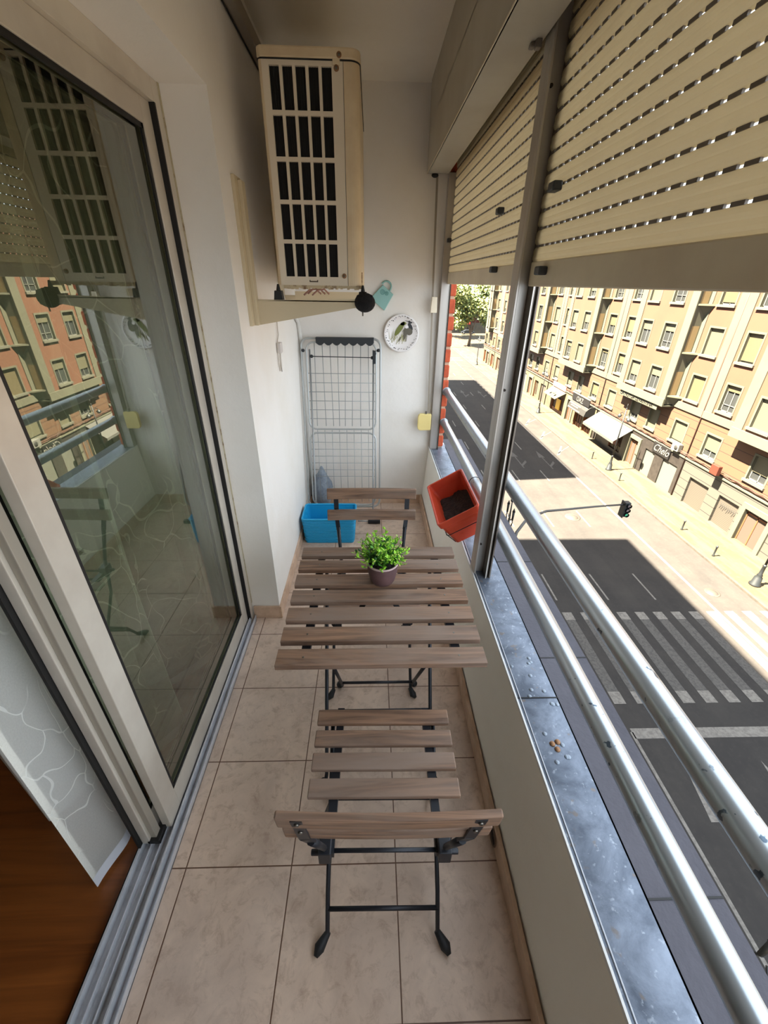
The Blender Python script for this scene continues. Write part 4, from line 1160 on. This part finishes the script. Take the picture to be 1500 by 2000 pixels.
    for q in range(3):
        zc_ = -10.25+q*.07; pts = []
        n = 28
        for i in range(n+1):
            pts.append((XF-.08-.02*q, y0+L*i/n, zc_+rb_.uniform(-.05, .05)-.05*math.sin(math.pi*((i*.5) % 1))))
        a.tube(pts, .03, 5)
    a.build('cable_bundle', mWire, B_)
    return B_
tone([M('side_blind', (150, 128, 88), .7)], .6)
RT = Matrix(((0, 0, -1), (-1, 0, 0), (0, 1, 0)))   # text facing -X, reading towards -Y
b0 = facade(15.9, 30.65, 0, 'nearest salmon building across the street, grey ground floor with closed garage shutters', dict(mat=mGreyG, openings=[
    (27.5, 29.58, -11.63, ZG, 'shutter'), (24.55, 26.4, -11.63, ZG+.12, 'shutter'), (22.15, 23.95, -11.45, ZG+.1, 'door'), (17, 20, -11.3, ZG, 'shutter')]), seed=4)
b1 = facade(30.65, 45.45, 0, 'salmon building with a black script shop sign and a white awning, behind the street lamp', dict(mat=mMarble, openings=[
    (31.25, 33.15, -11.5, ZG+.1, 'wshutter'), (34.35, 35.75, -11.5, ZG+.1, 'wshutter'), (36.9, 38.3, -11.3, ZG, 'door'), (39.6, 41.8, -11.6, ZG+.5, 'shop'), (43.2, 45.1, -11.6, ZG, 'shutter')]), seed=1)
b2 = facade(45.45, 60.2, 0, 'salmon building with the grey lettered awning and the pale yellow shop awning', dict(mat=mCreamG, openings=[
    (46.2, 48.2, -11.4, ZG+.1, 'shop'), (48.6, 50.6, -11.4, ZG+.1, 'shop'), (51.6, 53.0, -11.2, ZG, 'door'), (54.2, 58.2, -11.5, ZG+.1, 'shop')]), seed=2)
b3 = facade(60.2, 75.0, 0, 'salmon building far along the street just right of the aluminium post', dict(mat=mCreamG, openings=[
    (61, 63, -11.3, ZG, 'shutter'), (64, 65.5, -11.3, ZG, 'shop'), (66.5, 68, -11.3, ZG, 'door'), (69.5, 73, -11.2, ZG, 'wshutter')]), seed=3)
b4 = facade(75.0, 89.7, 0, 'salmon building mostly hidden by the aluminium post', dict(mat=mCreamG, openings=[
    (76, 78, -11.3, ZG, 'shop'), (80, 83, -11.3, ZG, 'door'), (85, 88, -11.3, ZG, 'shop')]), seed=5)
b5 = facade(89.7, 99.5, 0, 'farthest salmon building, at the end of the row beside the trees', dict(mat=mCreamG, openings=[
    (90.5, 92.5, -11.3, ZG, 'shop'), (94, 96, -11.3, ZG, 'door'), (97, 98.6, -11.3, ZG, 'shop')]), seed=6)

# graffiti on the second garage shutter
gf = MB(); rg = random.Random(9)
for i in range(9):
    y = 26.2-i*.17; z = -12.1
    gf.tube([(XF+.19, y, z), (XF+.19, y-.08, z-.28), (XF+.19, y-.02, z-.5+rg.uniform(-.1, .1)), (XF+.19, y-.14, z-.2)], .02, 4)
gf.build('graffiti', mAwnG, b0)
# signs
sg = thing('shop_sign', 'black shop sign with white script lettering over the white shutters', 'sign', (XF-.1, 33.6, -11.0))
MB().box(XF-.14, XF-.02, 32.45, 34.75, -11.35, -10.45).build('board', mSignBlk, sg, .01)
text_mesh('lettering', 'Chelo', .86, mSignTxt, (XF-.16, 34.62, -11.16), RT, sg, shear=.35)
fl = thing('facade_lettering', 'long pale sign board with dark lettering under the first bay, beneath its cornice', 'sign', (XF-.5, 37.7, -7.7))
MB().box(XB_:=24.52, 24.58, 34.9, 40.9, -7.72, -7.22).build('board', mCreamR, fl)
text_mesh('lettering', 'LA MUTUA LEVANTINA', .50, mSignBlk, (24.50, 40.75, -7.64), RT, fl, sx=1.0)
ob_ = thing('wall_box', 'orange red junction box on a bracket above the grey ground floor', 'box', (XF-.5, 27.0, -9.9))
MB().box(XF-.75, XF-.45, 26.6, 27.3, -10.25, -9.55).build('case', mOrange, ob_, .03)
MB().tube([(XF-.5, 26.9, -10.2), (XF, 26.9, -10.35)], .03, 6).build('bracket_arm', mIron, ob_)
acu = thing('air_conditioner_unit', 'white outdoor air conditioner on the facade above the black shop sign', 'air conditioner', (XF-.3, 31.9, -10.2))
MB().box(XF-.4, XF-.05, 31.4, 32.25, -10.25, -9.65).build('casing', mFrameW, acu, .02)
MB().lathe((XF-.405, 31.7, -9.95), [(.2, 0), (.2, -.01), (.05, -.015)], 16, 'x').build('fan_grille', mAwnG, acu)
# awnings
aw = thing('awning', 'wide white sloping awning over the shop left of the street lamp', 'awning', (XF-.8, 41.5, -11))
MB().add([(XF-.02, 38.3, -10.55), (XF-.02, 44.9, -10.55), (23.7, 44.9, -11.75), (23.7, 38.3, -11.75), (XF-.02, 38.3, -10.60), (XF-.02, 44.9, -10.60), (23.7, 44.9, -11.80), (23.7, 38.3, -11.80)],
         [(0, 1, 2, 3), (7, 6, 5, 4), (0, 3, 7, 4), (1, 5, 6, 2), (3, 2, 6, 7)]).build('fabric', mAwnW, aw)
MB().box(23.69, 23.71, 38.3, 44.9, -12.0, -11.75).build('valance', mAwnW, aw)
MB().box(XF-.05, XF+.0, 40.2, 41.5, -12.9, -12.2).build('shop_poster', mOrange, b1)
sg = thing('awning', 'grey black rounded awning with white lettering under the bay of the second building', 'awning', (XF-.8, 48.3, -11))
pts = [(XF, -10.45), (24.75, -10.55), (24.35, -10.95), (24.2, -11.55), (24.25, -11.55), (24.4, -10.98), (24.78, -10.62), (XF, -10.52)]
MB().prism([(x, z) for x, z in pts], 'y', 46.0, 50.6).build('fabric', mAwnG, sg)
MB().prism([(XF, -10.5), (24.75, -10.57), (24.35, -10.95), (24.2, -11.55), (XF, -11.6)], 'y', 46.0, 46.05).build('end_panel', mAwnG, sg)
MB().box(24.55, 24.62, 46.1, 50.5, -10.55, -9.75).build('fascia', mSignBlk, sg)
MB().box(24.5, 24.66, 46.0, 50.6, -9.75, -9.66).build('fascia_trim', mSignTxt, sg)
text_mesh('lettering', 'OAZ', .8, mSignTxt, (24.53, 49.3, -10.5), RT, sg)
a = MB()
for y0_, y1_, x_, z_ in ((47.4, 50.3, 24.36, -10.88), (47.9, 49.9, 24.30, -11.08), (47.2, 50.4, 24.22, -11.40), (46.2, 47.0, 24.60, -10.74)):
    a.box(x_-.03, x_+.01, y0_, y1_, z_-.06, z_+.06)
a.build('lettering_lines', mSignTxt, sg)
aw = thing('awning', 'pale yellow fabric awning with a red and white sign above it, farther down the street', 'awning', (XF-.8, 56, -11))
MB().add([(XF, 54.0, -10.7), (XF, 58.6, -10.7), (24.1, 58.3, -11.55), (24.1, 54.3, -11.55), (XF, 54, -10.75), (XF, 58.6, -10.75), (24.1, 58.3, -11.6), (24.1, 54.3, -11.6)],
         [(0, 1, 2, 3), (7, 6, 5, 4), (0, 3, 7, 4), (1, 5, 6, 2), (3, 2, 6, 7)]).build('fabric', mAwnY, aw)
MB().box(XF-.14, XF-.05, 54.2, 58.4, -10.6, -10.0).build('sign_board', M('sign_red', (186, 110, 96), .6), aw)
MB().box(XF-.16, XF-.13, 55, 57.6, -10.45, -10.15).build('sign_panel', mSignTxt, aw)
MB().box(XF+.1, XF+.2, 55.6, 56.8, -13.4, -12.0).build('yellow_display', M('yellow_display', (196, 160, 50), .6), b2)

# street lamps
def lamp(x, y, label, H=6.4, scale=1.0, zg=None):
    zg = ZG+.12 if zg is None else zg
    t = thing('street_lamp', label, 'street lamp', (x, y, zg), 'ornate iron street lamps')
    MB().lathe((x, y, zg), [(.30, 0), (.30, .08), (.24, .14), (.20, .55), (.13, .62), (.15, .70), (.10, .80), (.085, 1.3), (.12, 1.36), (.07, 1.45)], 14).build('base', mIron, t)
    MB().cyl((x, y, zg+1.4), (x, y, zg+H-.6), .065, .045, 10).build('pole', mIron, t)
    a = MB().tube([(x, y-.75, zg+H-1.15), (x, y-.45, zg+H-.95), (x, y, zg+H-1.1), (x, y+.45, zg+H-.95), (x, y+.75, zg+H-1.15)], .028, 6).cyl((x, y, zg+H-.7), (x, y, zg+H-.1), .03, .008, 8).blob((x, y, zg+H-.55), .07, .07, .09, 8, 6)
    a.build('cross_arm', mIron, t)
    for s_ in (-1, 1):
        yy = y+s_*.75; zz = zg+H-1.15
        l = MB().lathe((x, yy, zz), [(.03, 0), (.06, -.06), (.19, -.16), (.21, -.20), (.05, -.20)], 12); l.build('lantern_cap', mIron, t)
        MB().lathe((x, yy, zz-.2), [(.16, 0), (.13, -.14), (.03, -.2)], 12).build('globe', M('lamp_globe', (120, 124, 118), .3) if not bpy.data.materials.get('lamp_globe') else bpy.data.materials['lamp_globe'], t)
    return t
lamp(22.7, 36.1, 'black street lamp on the far pavement in front of the white awning')
lamp(22.9, 55.9, 'black street lamp on the far pavement in front of the pale yellow awning')
lamp(22.75, 18.85, 'black street lamp whose thick base shows at the right edge of the photo')
lamp(22.75, 93.5, 'most distant black street lamp, by the end of the row of buildings')
def own_lamp(x, y, zt_, label):
    t = thing('street_lamp', label, 'street lamp', (x, y, ZG), 'ornate iron street lamps')
    MB().cyl((x, y, ZG), (x, y, zt_-.9), .08, .05, 10).build('pole', mIron, t)
    a = MB().tube([(x, y, zt_-1.2), (x, y, zt_-.1)], [.05, .03], 8).blob((x, y, zt_-.02), .10, .10, .11, 10, 6)
    for s_ in (-1, 1):
        a.tube([(x, y, zt_-1.3), (x, y+s_*.35, zt_-1.45), (x, y+s_*.50, zt_-1.1), (x, y+s_*.42, zt_-.9)], .03, 6)
        a.tube([(x, y, zt_-1.0), (x, y+s_*.2, zt_-1.1), (x, y+s_*.3, zt_-.95)], .02, 6)
    a.build('scrollwork', mIron, t)
    for s_ in (-1, 1):
        l = MB().cyl((x, y+s_*.45, zt_-.95), (x, y+s_*.45, zt_-.45), .045, .07, 8).cyl((x, y+s_*.45, zt_-.45), (x, y+s_*.45, zt_-.25), .08, .01, 8); l.build('lantern', mIron, t)
    return t
own_lamp(7.2, 18.6, -8.05, 'black iron lamp top seen just right of the aluminium post, below the traffic light arm')
own_lamp(7.05, 2.05, -8.05, 'black iron lamp top at the lower right edge of the photo')
# traffic light on a curved arm
tl = thing('traffic_light', 'traffic light with green lamp lit on a long curved grey arm over the road', 'traffic light', (6.5, 15.9, ZG))
arm = [(6.35, 15.55, ZG), (6.35, 15.55, -9.6), (6.42, 15.65, -8.9), (6.65, 15.98, -8.36), (7.2, 16.6, -8.15), (7.8, 17.1, -8.12), (8.6, 17.6, -8.15), (9.6, 17.85, -8.2), (11.2, 18.05, -8.14), (12.75, 18.2, -8.10)]
MB().tube(arm, [.09, .08, .075, .07, .068, .064, .06, .055, .05, .045], 10).build('arm', M('arm_paint', (66, 64, 62), .5, .2), tl)
hd = MB().box(12.78, 13.05, 18.05, 18.35, -8.75, -7.95).box(12.74, 12.80, 18.0, 18.4, -8.78, -7.92); hd.build('head', mIron, tl, .02)
for z, mt, nm in ((-8.1, mTLd, 'red_lens'), (-8.35, mTLd, 'amber_lens'), (-8.6, mTLg, 'green_lens')):
    MB().lathe((12.95, 18.045, z), [(.10, 0), (.08, -.02), (.001, -.03)], 16, 'y').build(nm, mt, tl)
    MB().lathe((12.95, 18.045, z), [(.115, -.10), (.115, 0), (.105, 0), (.105, -.10)], 14, 'y', cap=False).build('visor', mIron, tl)
# bollards
bol = None
for i, (x, y, s_) in enumerate(((22.5, 25.1, 'second one up from the lamp base at the right edge'), (22.4, 21.8, 'nearest one, facing the brown door of the grey ground floor'),
                            (22.4, 33.6, 'just right of the lamp before the white awning'), (22.4, 38.9, 'just left of the lamp before the white awning'))):
    if bol is None:
        bol = thing('bollard', 'iron bollard, '+s_, 'bollard', (x, y, ZG+.12), 'iron bollards along the far kerb')
        bp_ = MB().lathe((x, y, ZG+.12), [(.08, 0), (.08, .06), (.055, .1), (.05, .62), (.075, .66), (.075, .72), (.02, .8)], 10).build('post', mIron, bol)
    else:
        c = bol.copy(); COL.objects.link(c); c.location = (x, y, ZG+.12); c['label'] = 'iron bollard, '+s_
        d_ = bp_.copy(); COL.objects.link(d_); d_.parent = c

# far end: red house, trees, parked car
rh = thing('corner_house', 'dark red house with a white ground floor at the far end of the street', 'house', (36, 163, ZG))
MB().box(26, 46, 160, 170, ZG+3.4, -7.0).build('upper_wall', mRedB, rh)
MB().box(26, 46, 159.9, 170, ZG, ZG+3.4).build('ground_wall', mWhiteH, rh)
MB().box(25.5, 46.5, 159.5, 170, -7.0, -6.5).box(26, 46, 160, 170, -6.5, -3.0).build('roof', mWhiteH, rh)
for i in range(6):
    w_ = MB().box(27.5+i*3.2, 29.3+i*3.2, 159.85, 160.0, ZG+4.3, ZG+6.3).build('window', mFrameW, rh)
    w_ = MB().box(27.6+i*3.2, 29.4+i*3.2, 159.75, 159.95, ZG+.2, ZG+2.7).build('shop_window', mPaneD, rh)
MB().box(31, 35, 159.6, 159.9, ZG+2.9, ZG+3.6).build('red_sign', M('sign_bright_red', (190, 50, 44), .6), rh)
car = thing('car', 'small silver parked car in front of the red house', 'car', (33.5, 156, ZG+.05))
MB().prism([(31.3, ZG+.35), (31.2, ZG+.85), (31.9, ZG+1.0), (32.7, ZG+1.5), (34.6, ZG+1.5), (35.4, ZG+1.0), (35.8, ZG+.9), (35.8, ZG+.35)], 'y', 155.2, 156.9).build('body', mCarP, car, .08)
MB().prism([(32.15, ZG+1.0), (32.8, ZG+1.42), (34.5, ZG+1.42), (35.1, ZG+1.0)], 'y', 155.18, 156.92).build('side_glass', mPaneD, car)
for x in (32.1, 34.9):
    MB().lathe((x, 155.15, ZG+.37), [(.32, 0), (.32, .2)], 14, 'y').build('wheel', mRubber, car)
def tree(x, y, h, rad, label, n, seed):
    rt = random.Random(seed)
    t = thing('plane_tree', label, 'tree', (x, y, ZG), 'trees at the end of the street')
    MB().tube([(x, y, ZG), (x+.3, y, ZG+3), (x-.2, y, ZG+h*.55)], [.45, .3, .2], 8).tube([(x+.2, y, ZG+3), (x+2, y-.5, ZG+h*.55)], [.2, .1], 6).tube([(x+.2, y, ZG+3), (x-2, y-.5, ZG+h*.6)], [.2, .1], 6).build('trunk', mTrunk, t)
    a = MB(); cl = [(x+rt.uniform(-1, 1)*rad*.75, y+rt.uniform(-1, 1)*rad*.6, ZG+h*.62+rt.uniform(-1, 1)*h*.28, rt.uniform(.25, .5)*rad) for _ in range(26)]
    for i in range(n):
        cx_, cy_, cz_, cr_ = cl[i % 26]
        d = Vector((rt.gauss(0, 1), rt.gauss(0, 1), rt.gauss(0, 1))).normalized()*cr_*(rt.random()**.4)
        p = Vector((cx_, cy_, cz_))+d; u = Vector((rt.gauss(0, 1), rt.gauss(0, 1), rt.gauss(0, 1))).normalized()*.38; v = u.orthogonal().normalized()*.28
        a.mat(rt.choice((0, 1, 1, 2))); a.quad(p-u, p-v, p+u, p+v)
    tag(a.build('foliage', mLeafT, t), kind='stuff')
tree(27.5, 125, 17, 6.8, 'tall leafy tree filling the gap beside the brick pier', 5200, 1)
tree(40, 140, 17, 7, 'leafy tree standing close to the end of the salmon buildings', 4200, 2)
tree(25, 146, 18, 7, 'leafy tree standing farther back, left of the red house', 4200, 3)
